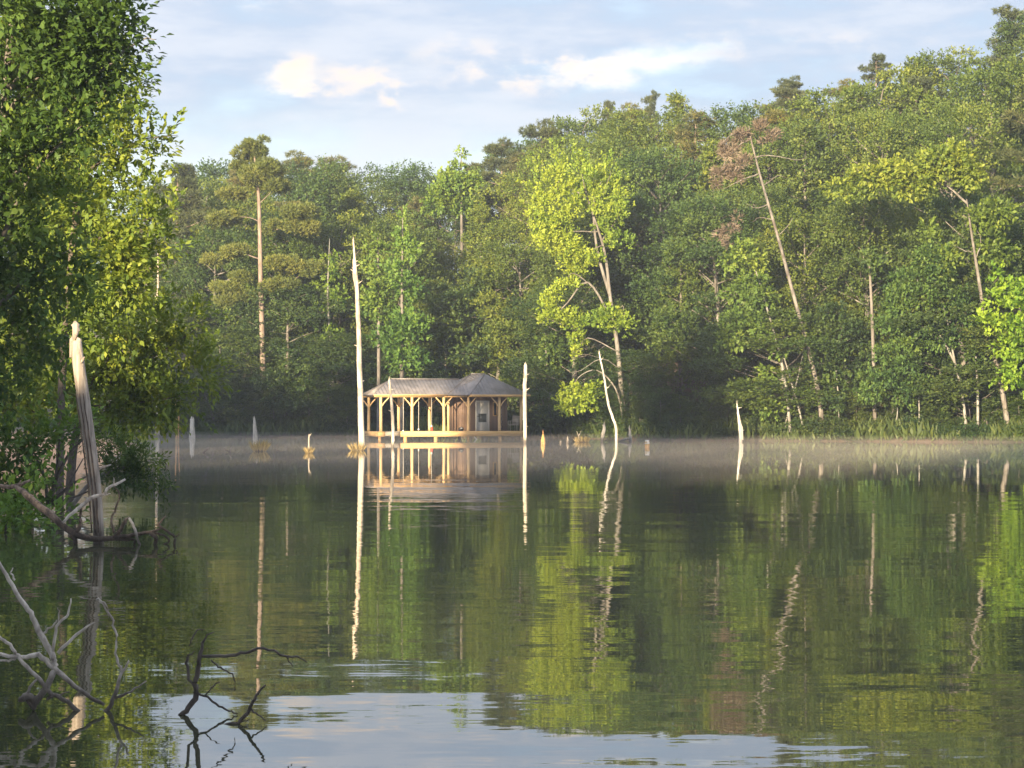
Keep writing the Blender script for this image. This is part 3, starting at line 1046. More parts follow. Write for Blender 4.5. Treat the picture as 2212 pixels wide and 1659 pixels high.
# more legible trees of the wall
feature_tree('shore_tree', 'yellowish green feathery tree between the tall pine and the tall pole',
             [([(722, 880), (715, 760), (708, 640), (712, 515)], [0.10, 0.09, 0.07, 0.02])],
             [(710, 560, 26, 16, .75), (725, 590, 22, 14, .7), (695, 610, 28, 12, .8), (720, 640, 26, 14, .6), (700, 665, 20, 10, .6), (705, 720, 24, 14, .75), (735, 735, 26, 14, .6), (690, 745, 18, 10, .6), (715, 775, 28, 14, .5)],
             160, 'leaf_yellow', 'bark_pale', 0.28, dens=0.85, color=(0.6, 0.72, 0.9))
feature_tree('conical_tree', 'tall light green tree with a pointed crown above the right end of the boathouse roof',
             [([(1000, 900), (998, 600), (996, 330)], [0.22, 0.16, 0.03])],
             [(996, 335, 10, 14, .8), (995, 365, 22, 16, .75), (985, 400, 40, 20, .7), (1020, 395, 26, 16, .6), (950, 420, 34, 20, .7), (930, 445, 24, 16, .6), (975, 445, 44, 16, .6), (1010, 440, 30, 18, .5)],
             176, 'leaf', 'bark', 0.3, dens=1.2, color=(1.3, 1.4, 1.0), droop=-0.4)
feature_tree('conical_tree', 'mid green tapering tree whose lit right side stands right of the tall pole',
             [([(868, 900), (868, 700), (870, 470)], [0.18, 0.13, 0.03])],
             [(872, 475, 14, 16, .7), (868, 510, 26, 18, .65), (880, 545, 30, 18, .65), (855, 580, 28, 16, .55), (875, 610, 34, 18, .55), (890, 650, 30, 16, .5), (870, 690, 40, 18, .4), (900, 720, 34, 16, .35), (850, 740, 40, 18, .3), (880, 780, 44, 18, .3)],
             153, 'leaf', 'bark', 0.29, dens=1.15, color=(1.15, 1.35, 1.0), droop=-0.2)
feature_tree('conical_tree', 'lighter green pointed tree close behind the top of the tall pole',
             [([(818, 900), (818, 700), (816, 510)], [0.15, 0.11, 0.03])],
             [(815, 515, 12, 14, .7), (815, 545, 24, 18, .65), (800, 580, 24, 16, .6), (830, 590, 24, 16, .55), (815, 630, 34, 18, .5), (800, 670, 36, 18, .4), (835, 690, 30, 16, .35)],
             155, 'leaf', 'bark', 0.29, dens=1.1, color=(1.25, 1.3, 0.95), droop=-0.2)
# pines that break the skyline
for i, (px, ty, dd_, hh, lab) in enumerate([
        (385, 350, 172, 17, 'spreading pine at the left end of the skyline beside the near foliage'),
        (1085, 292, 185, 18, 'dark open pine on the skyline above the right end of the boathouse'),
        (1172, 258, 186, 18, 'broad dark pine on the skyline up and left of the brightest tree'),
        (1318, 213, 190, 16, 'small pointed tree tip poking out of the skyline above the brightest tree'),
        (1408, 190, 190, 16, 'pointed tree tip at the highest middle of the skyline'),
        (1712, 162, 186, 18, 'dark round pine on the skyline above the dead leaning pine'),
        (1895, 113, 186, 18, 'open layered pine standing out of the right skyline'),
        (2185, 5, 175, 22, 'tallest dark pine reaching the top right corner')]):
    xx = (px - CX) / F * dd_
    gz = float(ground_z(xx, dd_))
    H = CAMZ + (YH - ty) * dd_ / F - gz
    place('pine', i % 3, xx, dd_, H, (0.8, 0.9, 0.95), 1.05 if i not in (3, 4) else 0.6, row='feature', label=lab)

# thin trunks that show in the dark gaps near the far shore
TR = [((1890, 930), (1878, 560), 0.13, 'straight dim trunk standing in the dark gap left of the layered tree', 136),
      ((1697, 915), (1740, 740), 0.05, 'thin leaning stem crossing behind the dead pine', 137),
      ((487, 905), (474, 745), 0.09, 'thin pale trunk in the dark gap below the left pine branches', 161),
      ((470, 905), (470, 790), 0.11, 'dim grey trunk left of the thin pale trunk in the dark gap', 162),
      ((2112, 935), (2108, 770), 0.09, 'straight thin brown trunk between the layered tree and the curved trunk', 132.3),
      ((1812, 920), (1806, 800), 0.05, 'slim sapling stem between the dead pine and the straight dim trunk', 136),
      ((1985, 930), (1982, 830), 0.05, 'slim sapling stem under the layered tree', 133.8),
      ((1935, 925), (1938, 855), 0.04, 'short sapling stem left of the slim one under the layered tree', 134.3)]
for (bx, by), (tx, ty), r, lab, d in TR:
    feature_tree('slim_tree', lab, [([(bx, by), ((bx + tx) / 2 + 2, (by + ty) / 2), (tx, ty)], [r, r * 0.85, r * 0.6])],
                 [(tx, ty, 26, 14, .35), (tx + 10, ty + 20, 20, 10, .35)], d, 'leaf', 'bark_pale' if r < .12 else 'bark', 0.28, group='slim trees on the far shore')

# ------------------------------------------------------------------ shrubs and ground cover along the far shore
def shore_shrubs():
    rnd = random.Random(5)
    for px in range(340, 2260, 38):
        pxx = px + rnd.uniform(-10, 10)
        if 770 < pxx < 1150:
            off = 3.5
        else:
            off = rnd.uniform(0.6, 1.6)
        # find depth where this azimuth meets the shore
        y = 150.0
        for _ in range(6):
            y = float(shore_y((pxx - CX) / F * y)) + off
        x = (pxx - CX) / F * y
        h = rnd.uniform(1.1, 1.9) if pxx > 1150 else rnd.uniform(1.0, 2.2)
        if pxx < 700:
            h *= 0.7
        tone = rnd.choice(TONES[:5])
        place('bush', rnd.randrange(3), x, y, h, tuple(c * 0.8 for c in tone[0]), rnd.uniform(1.0, 1.5), row='shrub', cat='shrub', group='shrubs along the far waterline')  # shrub tone darkened to stand in for shade on the bank
        TREES[-1]['tone'] = tone[1]


shore_shrubs()


def undergrowth():
    g = np.random.default_rng(3)
    n = 60000
    x = g.uniform(-45, 42, n)
    off = g.uniform(-0.4, 9, n) ** 1.0
    y = shore_y(x) + off
    z = ground_z(x, y)
    keep = (z > -0.05)
    x, y, z = x[keep], y[keep], z[keep]
    n = len(x)
    c = np.stack([x, y, z + g.uniform(0, 0.12, n)], 1)
    a = norm(np.stack([g.normal(0, .4, n), g.normal(0, .4, n), np.ones(n)], 1))
    nn = norm(g.normal(size=(n, 3)))
    L = g.uniform(0.15, 0.5, n) * np.where(vnoise(x, y, 0.8, 5) > 0.1, 1.8, 1.0) * np.where(off[keep] < 3, 1.4, 1)
    v, q, t = leaves_mesh(c, a, nn, L, L * 0.22, g.uniform(0.1, 0.7, n))
    o = mesh_obj('ground_cover', v, q, None, M['shrub'], tint=t)
    o.color = (1.15, 0.95, 0.85, 1)
    tag(o, 'low weeds and grass covering the far bank', 'ground cover', kind='stuff')


undergrowth()

# ------------------------------------------------------------------ labels for the trees of the wall
LAND = [(300, 'by the near foliage'), (420, 'left of the tall pine'), (500, 'around the tall pine'), (640, 'left of the tallest pole'),
        (790, 'above the boathouse left half'), (960, 'above the boathouse right half'), (1140, 'behind the brightest tree'),
        (1400, 'right of the brightest tree'), (1560, 'behind the dead leaning pine'), (1760, 'by the straight dim trunk'), (1930, 'behind the layered tree'), (2100, 'at the right edge')]
ROWN = {'back': 'on the skyline', 'upper': 'below the skyline', 'middle': 'on the mid slope', 'front': 'in the front row', 'edge': 'at the water edge', 'low': 'on the bank', 'shrub': 'on the bank'}
KN = {'broad': 'broadleaf tree', 'pine': 'pine', 'conic': 'narrow tree', 'layered': 'low tiered tree', 'bush': 'shrub'}
ORD = ['leftmost', 'second from left', 'third from left', 'fourth from left', 'fifth from left', 'sixth from left', 'seventh from left', 'eighth from left']


def label_trees():
    buckets = {}
    for t in TREES:
        if t['label']:
            continue
        seg = [s for p, s in LAND if p <= t['px']] or [LAND[0][1]]
        key = (t['tone'], KN[t['kind']], ROWN[t['row']], seg[-1])
        buckets.setdefault(key, []).append(t)
    for key, ts in buckets.items():
        ts.sort(key=lambda t: t['px'])
        for i, t in enumerate(ts):
            s = '%s %s %s %s' % key
            if len(ts) > 1:
                s = '%s %s %s %s, %s' % (*key, ORD[i])
            t['o']['label'] = s


label_trees()

# ------------------------------------------------------------------ boathouse
TH = R(18)
FL = P(822.7, 932, 141.5)
BX, BY = float(FL[0]), 141.5
DZ = 0.55


def boathouse():
    e = empty('boathouse', (BX, BY, 0), 'open boathouse with brown hipped metal roofs, log posts and a lit deck over the water', 'boathouse')
    e.rotation_euler = (0, 0, TH)
    ztop = 2.84
    # deck
    d = MB()
    d.box(1.35, 10.0, -0.42, 3.7, DZ - 0.10, DZ)
    d.box(-0.2, 1.35, 0.0, 3.45, DZ - 0.10, DZ - 0.01)
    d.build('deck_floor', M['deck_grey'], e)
    f = MB()
    f.box(1.35, 10.02, -0.47, -0.423, DZ - 0.34, DZ + 0.02)
    f.box(1.30, 1.347, -0.47, 0.0, DZ - 0.34, DZ + 0.02)
    f.build('deck_fascia', M['deck'], e)
    f = MB()
    f.box(-0.22, 0.28, -0.045, -0.003, DZ - 0.33, DZ + 0.0)
    f.box(-0.265, -0.22, -0.045, 3.45, DZ - 0.33, DZ + 0.0)
    f.build('side_fascia', M['deck'], e)
    f = MB()
    f.box(0.29, 1.29, -0.04, -0.003, DZ - 0.30, DZ - 0.03)  # shaded stretch of the left fascia, its shade put into the board colour
    f.build('shaded_fascia', M['deck_grey'], e)
    # piers
    for x, y, w in ((1.6, -0.25, .2), (3.7, -0.25, .2), (6.0, -0.2, .14), (8.2, -0.25, .18), (9.8, -0.2, .18), (-0.05, 0.15, .16), (0.9, 0.4, .16), (-0.1, 3.3, .18), (3.6, 3.6, .18), (6.5, 3.6, .18), (9.6, 3.6, .18)):
        m = MB()
        m.box(x - w / 2, x + w / 2, y - w / 2, y + w / 2, -1.2, DZ - 0.35)
        m.box(x - w * 1.1, x + w * 1.1, y - 0.06, y + 0.06, DZ - 0.34, DZ - 0.20 - 0.002)
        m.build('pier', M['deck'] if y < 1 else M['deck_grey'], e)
    m = MB()
    m.beam((6.35, -0.3, DZ - 0.32), (6.8, -0.3, -0.3), 0.07, 0.09, (0, 1, 0))
    m.build('pier_brace', M['white'], e)
    # posts with curved braces
    front = [0.0, 2.14, 4.35, 6.05, 8.25]
    back = [0.0, 2.12, 4.3, 6.2]
    for row, (ys, pts) in enumerate(((0.0, front), (3.3, back))):
        for i, x in enumerate(pts):
            g = np.random.default_rng(i * 7 + row)
            m = MB()
            bz = DZ - (0.0 if not (row == 0 and i == 0) else 0.0)
            m.tube([(x, ys, bz), (x + g.normal(0, .012), ys, DZ + .8), (x + g.normal(0, .012), ys, DZ + 1.6), (x, ys, ztop)], [0.105, 0.10, 0.095, 0.09], 10, 0, sub=3, rr=g)
            p = m.build('post', M['post'], e, True)
            if row == 0 and i in (0, 1, 2, 3, 4) or row == 1:
                for sgn in (-1, 1):
                    if i == 0 and sgn < 0 and row == 0:
                        continue
                    b = MB()
                    b.tube([(x + sgn * .06, ys, ztop - 0.62), (x + sgn * .24, ys, ztop - 0.36), (x + sgn * .56, ys, ztop - 0.02)], [0.05, 0.045, 0.04], 7, 0, sub=4, rr=g)
                    b.build('brace', M['post'], e, True)
    # extra mid-row post and far right corner posts
    for x, y in ((5.15, 1.65), (9.85, 0.2), (9.85, 3.6)):
        m = MB()
        m.tube([(x, y, DZ), (x, y, ztop)], [0.09, 0.085], 9)
        m.build('post', M['post'], e, True)
    # eave beams
    zb = ztop
    m = MB()
    m.box(-0.45, 4.35, -0.09, 0.09, zb, zb + 0.16)
    m.box(4.35, 5.97, -0.093, 0.087, zb + .002, zb + 0.162)
    m.build('front_beam', M['deck'], e)
    m = MB()
    m.box(6.0, 10.1, -0.36, -0.24, zb + 0.01, zb + 0.15)
    m.build('porch_beam', M['deck'], e)
    m = MB()
    m.box(-0.45, 6.0, 3.21, 3.39, zb, zb + 0.16)
    m.box(-0.1, 0.1, 0.1, 3.2, zb + .003, zb + 0.157)
    m.box(4.25, 4.45, 0.1, 3.2, zb + .003, zb + 0.157)
    m.box(2.05, 2.22, 0.1, 3.2, zb + .003, zb + 0.157)
    m.build('cross_beams', M['post'], e)
    # roofs
    ze = zb + 0.165

    def roof(name, pts, faces, ribs):
        v = np.array(pts, float)
        n = len(v)
        low = v - np.array([0, 0, 0.05])
        mb = MB()
        q, t = [], []
        for fc in faces:
            (q if len(fc) == 4 else t).append(fc)
            rv = [i + n for i in fc[::-1]]
            (q if len(fc) == 4 else t).append(rv)
        # rim
        rim = ribs['rim']
        for a, b in zip(rim, rim[1:] + rim[:1]):
            q.append((a, a + n, b + n, b))
        mb.add(np.vstack([v, low]), q, t)
        # standing seams, perpendicular to each eave
        for fc in faces:
            P0 = v[fc[0]]
            P1 = v[fc[1]]
            ed = P1 - P0
            L = np.linalg.norm(ed)
            ed = ed / L
            poly = v[list(fc)]
            nrm = np.cross(poly[1] - poly[0], poly[2] - poly[0])
            nrm /= np.linalg.norm(nrm)
            if nrm[2] < 0:
                nrm = -nrm
            upd = np.cross(nrm, ed)
            if upd[2] < 0:
                upd = -upd
            uv = [((p - P0) @ ed, (p - P0) @ upd) for p in poly]
            s = 0.15
            while s < L - 0.05:
                # highest point of the polygon on this line
                best = 0
                m_ = len(uv)
                for a in range(m_):
                    (u0, w0), (u1, w1) = uv[a], uv[(a + 1) % m_]
                    if (u0 - s) * (u1 - s) <= 0 and abs(u1 - u0) > 1e-6:
                        w = w0 + (w1 - w0) * (s - u0) / (u1 - u0)
                        best = max(best, w)
                if best > 0.12:
                    mb.beam(P0 + ed * s + nrm * 0.012, P0 + ed * s + upd * (best - 0.04) + nrm * 0.012, 0.03, 0.03, nrm)
                s += 0.26
        return mb.build(name, M['roof'], e)

    A = [(-0.55, -0.32, ze), (6.6, -0.32, ze), (6.6, 3.62, ze), (-0.55, 3.62, ze), (1.15, 1.65, 4.06), (6.4, 1.65, 4.06)]
    roof('pavilion_roof', A, [(0, 1, 5, 4), (2, 3, 4, 5), (3, 0, 4)], {'rim': [0, 1, 2, 3]})
    c = MB()
    c.tube([(1.15, 1.65, 4.075), (5.9, 1.65, 4.075)], 0.045, 6)
    c.build('ridge_cap', M['roof'], e)
    B = [(4.45, -0.40, ze + .01), (6.0, -0.62, ze + .01), (10.25, -0.62, ze + .01), (10.25, 4.1, ze + .01), (4.45, 4.1, ze + .01), (6.75, 1.7, 4.42), (7.75, 1.7, 4.44)]
    roof('cabin_roof', B, [(0, 1, 6), (0, 6, 5), (1, 2, 6), (2, 3, 6), (3, 4, 5, 6), (4, 0, 5)], {'rim': [0, 1, 2, 3, 4]})
    c = MB()
    c.tube([(6.0, -0.62, ze + .03), (7.75, 1.7, 4.46)], 0.04, 6)
    c.tube([(4.45, -0.40, ze + .03), (6.75, 1.7, 4.43)], 0.03, 6)
    c.tube([(6.75, 1.7, 4.44), (7.75, 1.7, 4.46)], 0.04, 6)
    c.build('ridge_cap', M['roof'], e)
    m = MB()
    m.box(6.0, 10.25, -0.64, -0.625, ze - 0.10, ze + 0.012)
    m.box(-0.57, 4.5, -0.34, -0.325, ze - 0.07, ze + 0.01)
    m.build('eave_trim', M['deck'], e)
    # cabin
    y0 = 1.5
    m = MB()
    dx0, dx1 = 7.05, 7.98
    m.box(5.75, dx0, y0, y0 + 0.1, DZ + .002, ztop + .1)
    m.box(dx1, 9.3, y0, y0 + 0.1, DZ + .002, ztop + .1)
    m.box(dx0, dx1, y0, y0 + 0.1, DZ + 2.03, ztop + .1)
    m.box(5.75, 5.85, y0 + .1, 3.9, DZ + .002, ztop + .1)
    m.box(9.2, 9.3, y0 + .1, 3.9, DZ + .002, ztop + .1)
    m.box(5.85, 9.2, 3.8, 3.9, DZ + .002, ztop + .1)
    x = 5.8
    while x < 9.3:
        if not (dx0 - .08 < x < dx1 + .08):
            m.box(x, x + .03, y0 - .018, y0 - .001, DZ + .01, ztop)
        x += 0.28
    m.build('wall', M['cabin'], e)
    dr = MB()
    dr.box(dx0 + .05, dx1 - .05, y0 + .02, y0 + .06, DZ + .01, DZ + 2.0)
    door = dr.build('door', M['white'], e)
    fr = MB()
    fr.box(dx0 - .03, dx0 + .05, y0 - .03, y0 + .09, DZ + .005, DZ + 2.03)
    fr.box(dx1 - .05, dx1 + .03, y0 - .03, y0 + .09, DZ + .005, DZ + 2.03)
    fr.box(dx0 - .03, dx1 + .03, y0 - .031, y0 + .091, DZ + 1.985, DZ + 2.07)
    fr.build('frame', M['white'], door)
    w = MB()
    w.box(dx0 + .19, dx1 - .17, y0 + .005, y0 + .018, DZ + .60, DZ + 1.18)
    w.build('window', M['glass'], door)
    kb = MB()
    kb.tube([(dx0 + .13, y0 + .02, DZ + 1.0), (dx0 + .13, y0 - .05, DZ + 1.0)], [0.03, 0.03], 8)
    kb.build('handle', M['black'], door)
    # framed hanging on the cabin wall, pale frame
    wf = MB()
    for a, b, c_, d_ in ((8.25, 8.31, 1.05, 1.95), (8.51, 8.57, 1.05, 1.95), (8.25, 8.57, 1.92, 1.98), (8.25, 8.57, 1.02, 1.08)):
        wf.box(a, b, y0 - .035, y0 - .019 + (b - a) * .01, DZ + c_, DZ + d_)
    wall_hanging = wf.build('window', M['deck'], e)
    g_ = MB()
    g_.box(8.31, 8.51, y0 - .012, y0 - .004, DZ + 1.08, DZ + 1.92)
    g_.build('dark_panel', M['black'], wall_hanging)
    return e


bh = boathouse()


def bl(a, b, z):
    """boathouse local -> world"""
    return (BX + a * math.cos(TH) - b * math.sin(TH), BY + a * math.sin(TH) + b * math.cos(TH), z)


# hanging ropes, lantern, pot, chair, chimes
for i, (a, bb, z0, lab) in enumerate(((1.56, 0.1, DZ + 0.02, 'pale rope hanging from the beam just right of the second snag, reaching the deck'),
                                      (2.62, 0.1, DZ + 0.12, 'pale rope hanging with a small white float right of the second front post'))):
    e = empty('hanging_rope', bl(a, bb, z0), lab, 'rope', 'ropes hanging in the boathouse')
    m = MB()
    m.tube([bl(a, bb, 2.84), bl(a + .01, bb, 1.8), bl(a, bb, z0)], 0.016, 6)
    m.build('rope', M['rope'], e, True, True)
    m = MB()
    m.tube([bl(a, bb, z0 - .05), bl(a, bb, z0 - .02), bl(a, bb, z0 + .04), bl(a, bb, z0 + .08)], [0.02, 0.05, 0.05, 0.02], 8)
    m.build('float', M['white'], e, True, True)
e = empty('buoy', bl(3.52, 0.1, DZ + .02), 'red and white buoy hanging on a long rope above the deck', 'buoy')
m = MB(); m.tube([bl(3.52, .1, 2.84), bl(3.53, .1, 1.6), bl(3.52, .1, DZ + .42)], 0.014, 6); m.build('rope', M['rope'], e, True, True)
m = MB(); m.tube([bl(3.52, .1, DZ + .02), bl(3.52, .1, DZ + .05), bl(3.52, .1, DZ + .24), bl(3.52, .1, DZ + .30)], [.05, .10, .10, .05], 10); m.build('float', M['red'], e, True, True)
m = MB(); m.tube([bl(3.52, .1, DZ + .30), bl(3.52, .1, DZ + .33), bl(3.52, .1, DZ + .40), bl(3.52, .1, DZ + .43)], [.05, .06, .05, .02], 10); m.build('cap', M['white'], e, True, True)
e = empty('kettle_pot', bl(5.5, -.15, DZ), 'round black pot holding a white bundle on the deck edge', 'pot')
m = MB(); m.tube([bl(5.5, -.15, DZ), bl(5.5, -.15, DZ + .05), bl(5.5, -.15, DZ + .15), bl(5.5, -.15, DZ + .25)], [.10, .17, .19, .17], 12); m.build('bowl', M['black'], e, True, True)
m = MB(); m.tube([bl(5.5, -.2, DZ + .14), bl(5.5, -.24, DZ + .2), bl(5.5, -.2, DZ + .29)], [.05, .13, .06], 9); m.build('bundle', M['white'], e, True, True)
e = empty('string_of_chimes', bl(8.4, -.12, DZ), 'dark chimes strung down the right porch post', 'chimes')
m = MB()
for k in range(9):
    z = DZ + 0.12 + k * .12
    x = 8.37 + .03 * math.sin(k * 2.1)
    m.tube([bl(x, -.13, z), bl(x + .01, -.13, z + .05), bl(x, -.13, z + .09)], [.012, .04, .012], 7)
m.build('bells', M['black'], e, True, True)
m = MB(); m.tube([bl(8.37, -.13, DZ + .1), bl(8.37, -.13, DZ + 1.5)], .006, 5); m.build('string', M['rope'], e, True, True)
# armchair at right
e = empty('deck_chair', bl(9.35, 0.7, DZ), 'pale wooden armchair on the shaded right end of the deck', 'chair')
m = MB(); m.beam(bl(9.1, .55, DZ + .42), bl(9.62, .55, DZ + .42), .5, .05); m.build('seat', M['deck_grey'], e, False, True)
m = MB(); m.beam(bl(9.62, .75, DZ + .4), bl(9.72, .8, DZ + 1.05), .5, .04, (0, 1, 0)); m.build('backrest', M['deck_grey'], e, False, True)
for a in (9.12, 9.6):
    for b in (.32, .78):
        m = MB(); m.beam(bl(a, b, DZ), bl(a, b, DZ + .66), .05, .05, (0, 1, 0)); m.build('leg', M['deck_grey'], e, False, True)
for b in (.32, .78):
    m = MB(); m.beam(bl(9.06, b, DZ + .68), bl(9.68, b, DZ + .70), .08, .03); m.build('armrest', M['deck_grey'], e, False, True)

# ------------------------------------------------------------------ dead poles and stumps in the water
def snag(name, label, paths, d, mat='snag', cat='dead tree', group=None, seg=9, jag=True, wob=0.008, tuft=None, part='trunk'):
    """paths: list of (points, radii m); first path's first point is at the water"""
    b0 = paths[0][0][0]
    base = P(b0[0], b0[1], d)
    base[2] = 0.0
    e = empty(name, base, label, cat, group)
    g = np.random.default_rng(sum(map(ord, label)))
    for j, (pts, rad) in enumerate(paths):
        mb = MB()
        pp = [P(p[0], p[1], d + (p[2] if len(p) > 2 else 0)) for p in pts]
        if j == 0:
            pp = [pp[0] - np.array([0, 0, 0.8])] + pp
            rad = [rad[0] * 1.05] + list(rad)
        mb.tube(pp, rad, seg, wob, sub=5, rr=g)
        if j == 0 and pp[-1][2] > 2.2:      # stubs of lost branches
            for k in range(int(pp[-1][2] * 1.6)):
                f = g.uniform(0.15, 0.95) * (len(pp) - 1)
                i0 = min(int(f), len(pp) - 2)
                c = pp[i0] + (pp[i0 + 1] - pp[i0]) * (f - i0)
                if c[2] < 0.6:
                    continue
                r0 = rad[min(i0, len(rad) - 1)]
                a = g.uniform(0, 6.28)
                o = np.array([math.cos(a), math.sin(a) * .6, g.uniform(.1, .8)])
                mb.tube([c, c + o * (r0 + g.uniform(.04, .22))], [r0 * .38, r0 * .12], 5)
        if jag and j == 0:
            top = pp[-1]
            r = rad[-1]
            for k in range(3):
                a = k * 2.1 + 0.4
                o = np.array([math.cos(a), math.sin(a), 0]) * r * 0.5
                mb.tube([top + o * 1.1 - np.array([0, 0, .15]), top + o + np.array([0, 0, g.uniform(.06, .25)])], [r * .5, r * .08], 5)
        mb.build(part if j == 0 else 'branch', M[mat], e, True, True)
    if tuft:
        blades(e, tuft, g)
    return e


def blades(parent, t, g, name='grass_tuft', mat='grass'):
    """t: (centre xyz, radius, height, n)"""
    c, r, h, n = t
    a = g.uniform(0, 2 * math.pi, n)
    rr_ = r * np.sqrt(g.uniform(0, 1, n))
    p = np.stack([c[0] + np.cos(a) * rr_, c[1] + np.sin(a) * rr_, np.full(n, max(c[2], 0) - 0.03)], 1)
    ax = norm(np.stack([np.cos(a) * rr_ / r * .6 + g.normal(0, .15, n), np.sin(a) * rr_ / r * .6 + g.normal(0, .15, n), np.ones(n)], 1))
    L = h * g.uniform(0.45, 1.1, n)
    v, q, ti = leaves_mesh(p, ax, norm(g.normal(size=(n, 3))), L, np.full(n, 0.035), g.uniform(.1, 1, n), .06)
    return mesh_obj(name, v, q, None, M[mat], parent, ti, world_coords=True)


d1 = dwater(973)
snag('dead_pole', 'tallest bare forked pole standing in the water at the left end of the boathouse',
     [([(781, 973), (780, 900), (777, 800), (774, 700), (771, 620), (766, 560), (763, 516)], [.16, .15, .13, .115, .10, .06, .035]),
      ([(773, 640, .05), (765, 600), (763, 560)], [.05, .055, .03])], d1, tuft=(P(772, 973, d1 - .2) * np.array([1, 1, 0]), .3, .5, 130))
d2 = dwater(966)
snag('dead_pole', 'thin bent bare pole in the water before the left half of the boathouse',
     [([(848, 966), (849, 940), (848, 900), (846, 870), (843, 840), (841, 820)], [.09, .09, .085, .075, .07, .06])], d2)
d3 = dwater(956.5)
snag('dead_pole', 'straight bare pole with small knots in the water at the right end of the boathouse',
     [([(1134, 956.5), (1134, 900), (1133, 850), (1135, 810), (1135, 788)], [.10, .12, .12, .11, .10]),
      ([(1134, 822), (1130, 818)], [.05, .02]), ([(1134, 870), (1130, 868)], [.05, .02])], d3)
d4 = dwater(941)
snag('dead_birch_trunk', 'slender pale trunk rising from the far left shore, seen through the near foliage',
     [([(340, 943), (340, 900), (339, 800), (338, 700), (341, 620), (341, 548)], [.17, .13, .11, .09, .07, .03])], 158, tuft=None)
snag('dead_pole', 'thin curved grey pole leaning left in front of the brightest tree',
     [([(1331.5, 951), (1330, 920), (1315, 876), (1304, 810), (1297, 775), (1294, 760)], [.10, .09, .08, .06, .05, .03]),
      ([(1316, 868), (1310, 862)], [.03, .01]), ([(1310, 838), (1318, 833)], [.02, .008])], dwater(951), 'snag_far')
snag('broken_snag', 'jagged white broken snag near the right shore, tapering upwards',
     [([(1600, 953), (1599, 930), (1596, 905), (1592, 872)], [.12, .11, .09, .03]), ([(1604, 950), (1603, 927), (1598, 905)], [.06, .05, .03])], 133.0, 'snag_far')
snag('broken_stump', 'pale crooked stump leaning right, left of the curved grey pole',
     [([(1300, 954), (1302, 940), (1305, 928), (1305, 917)], [.09, .12, .11, .07]), ([(1304, 920), (1301, 918)], [.04, .02])], dwater(954))
snag('broken_stump', 'upright thin stump with a fallen orange log against its foot',
     [([(1362, 952), (1361, 940), (1359.5, 924)], [.09, .10, .05]), ([(1337, 953.5, -.3), (1350, 949), (1365, 945, .1)], [.07, .09, .08])], dwater(953.5))
snag('short_post', 'short white topped orange post standing alone in the water right of the fallen log',
     [([(1398, 968), (1398, 962), (1398, 952)], [.12, .13, .12])], dwater(967), 'rotten', 'post', jag=False)
o = bpy.data.objects[-1]
_pp = P(1398, 952, dwater(967))
m = MB(); m.tube([_pp - np.array([0, 0, .16]), _pp + np.array([0, 0, .03])], [.135, .11], 10); m.build('pale_top', M['white'], [x for x in bpy.data.objects if x.name.startswith('short_post')][0], True, True)
snag('broken_stump', 'pointed orange and green stump just right of the straight pole',
     [([(1173, 959), (1173, 950), (1173, 937)], [.14, .13, .03])], dwater(959), 'rotten')
snag('small_stump', 'tiny pale stump tip left of the grassy hummock',
     [([(1226, 957), (1226, 950)], [.10, .08])], dwater(957), 'snag')
snag('small_stump', 'tiniest pale stump tip in the water beside the pointed orange stump',
     [([(1211, 957), (1211, 954)], [.08, .06])], dwater(957), 'snag')
snag('grey_stump', 'thick pale grey stump on the far left shore beside the near foliage',
     [([(415, 943), (415, 925), (415, 905)], [.24, .18, .16])], 157, 'snag_far')
snag('grey_stump', 'narrow grey stump on the far shore below the tall pine',
     [([(551, 938), (550, 920), (549, 902)], [.18, .13, .07])], 156, 'snag_far')
snag('thin_trunk', 'thin reddish trunk at the far left shore, left one of a close pair',
     [([(381, 943), (380, 900), (379, 860)], [.08, .06, .05])], 157, 'rotten', group='pair of reddish trunks')
snag('thin_trunk', 'thin reddish trunk at the far left shore, right one of a close pair',
     [([(385, 943), (386, 905), (388, 870)], [.06, .05, .04])], 157.3, 'rotten', group='pair of reddish trunks')
# low things in the water at left
def tuftthing(label, px, py, r, h, n, sticks=()):
    d = dwater(py)
    c = P(px, py, d)
    e = empty('grassy_hummock', (c[0], c[1], 0), label, 'grass tuft')
    g = np.random.default_rng(int(px))
    m = MB()
    m.tube([(c[0], c[1], -.3), (c[0], c[1], .05), (c[0], c[1], .14)], [r * 1.0, r * .8, r * .2], 10)
    m.build('root_mound', M['log'], e, True, True)
    blades(e, ((c[0], c[1], 0), r, h, n), g)
    for pts, rad in sticks:
        m = MB()
        m.tube([P(a, b, d) for a, b in pts], rad, 6, sub=3)
        m.build('stick', M['snag'], e, True, True)
    return e


tuftthing('golden grass hummock in the water below the tall pine', 561, 975, .30, .62, 300, [([(561, 976), (557, 960), (553, 946)], [.03, .02, .01])])
tuftthing('small grass hummock around a thin knobbed stake, left of the tallest pole', 668, 979, .16, .35, 160, [([(668, 979), (667, 955), (668, 938)], [.04, .035, .03]), ([(668, 942), (673, 936)], [.025, .01])])
tuftthing('russet grass hummock with twigs right of the straight pole', 1257, 955, .40, .42, 320, [([(1255, 955), (1250, 942), (1246, 932)], [.025, .02, .01]), ([(1250, 942), (1256, 930)], [.02, .008])])
def sticks(name, label, d, paths, mat, part='branch', cat='dead branch', base=None, seg=6, group=None):
    b0 = paths[0][0][0] if base is None else base
    b = P(b0[0], b0[1], d)
    b[2] = 0
    e = empty(name, b, label, cat, group)
    g = np.random.default_rng(sum(map(ord, label)))
    for pts, rad in paths:
        m = MB()
        pp = [P(p[0], p[1], d + (p[2] if len(p) > 2 else 0)) for p in pts]
        m.tube(pp, rad, seg, 0.004, sub=4, rr=g)
        m.build(part, M[mat], e, True, True)
    return e


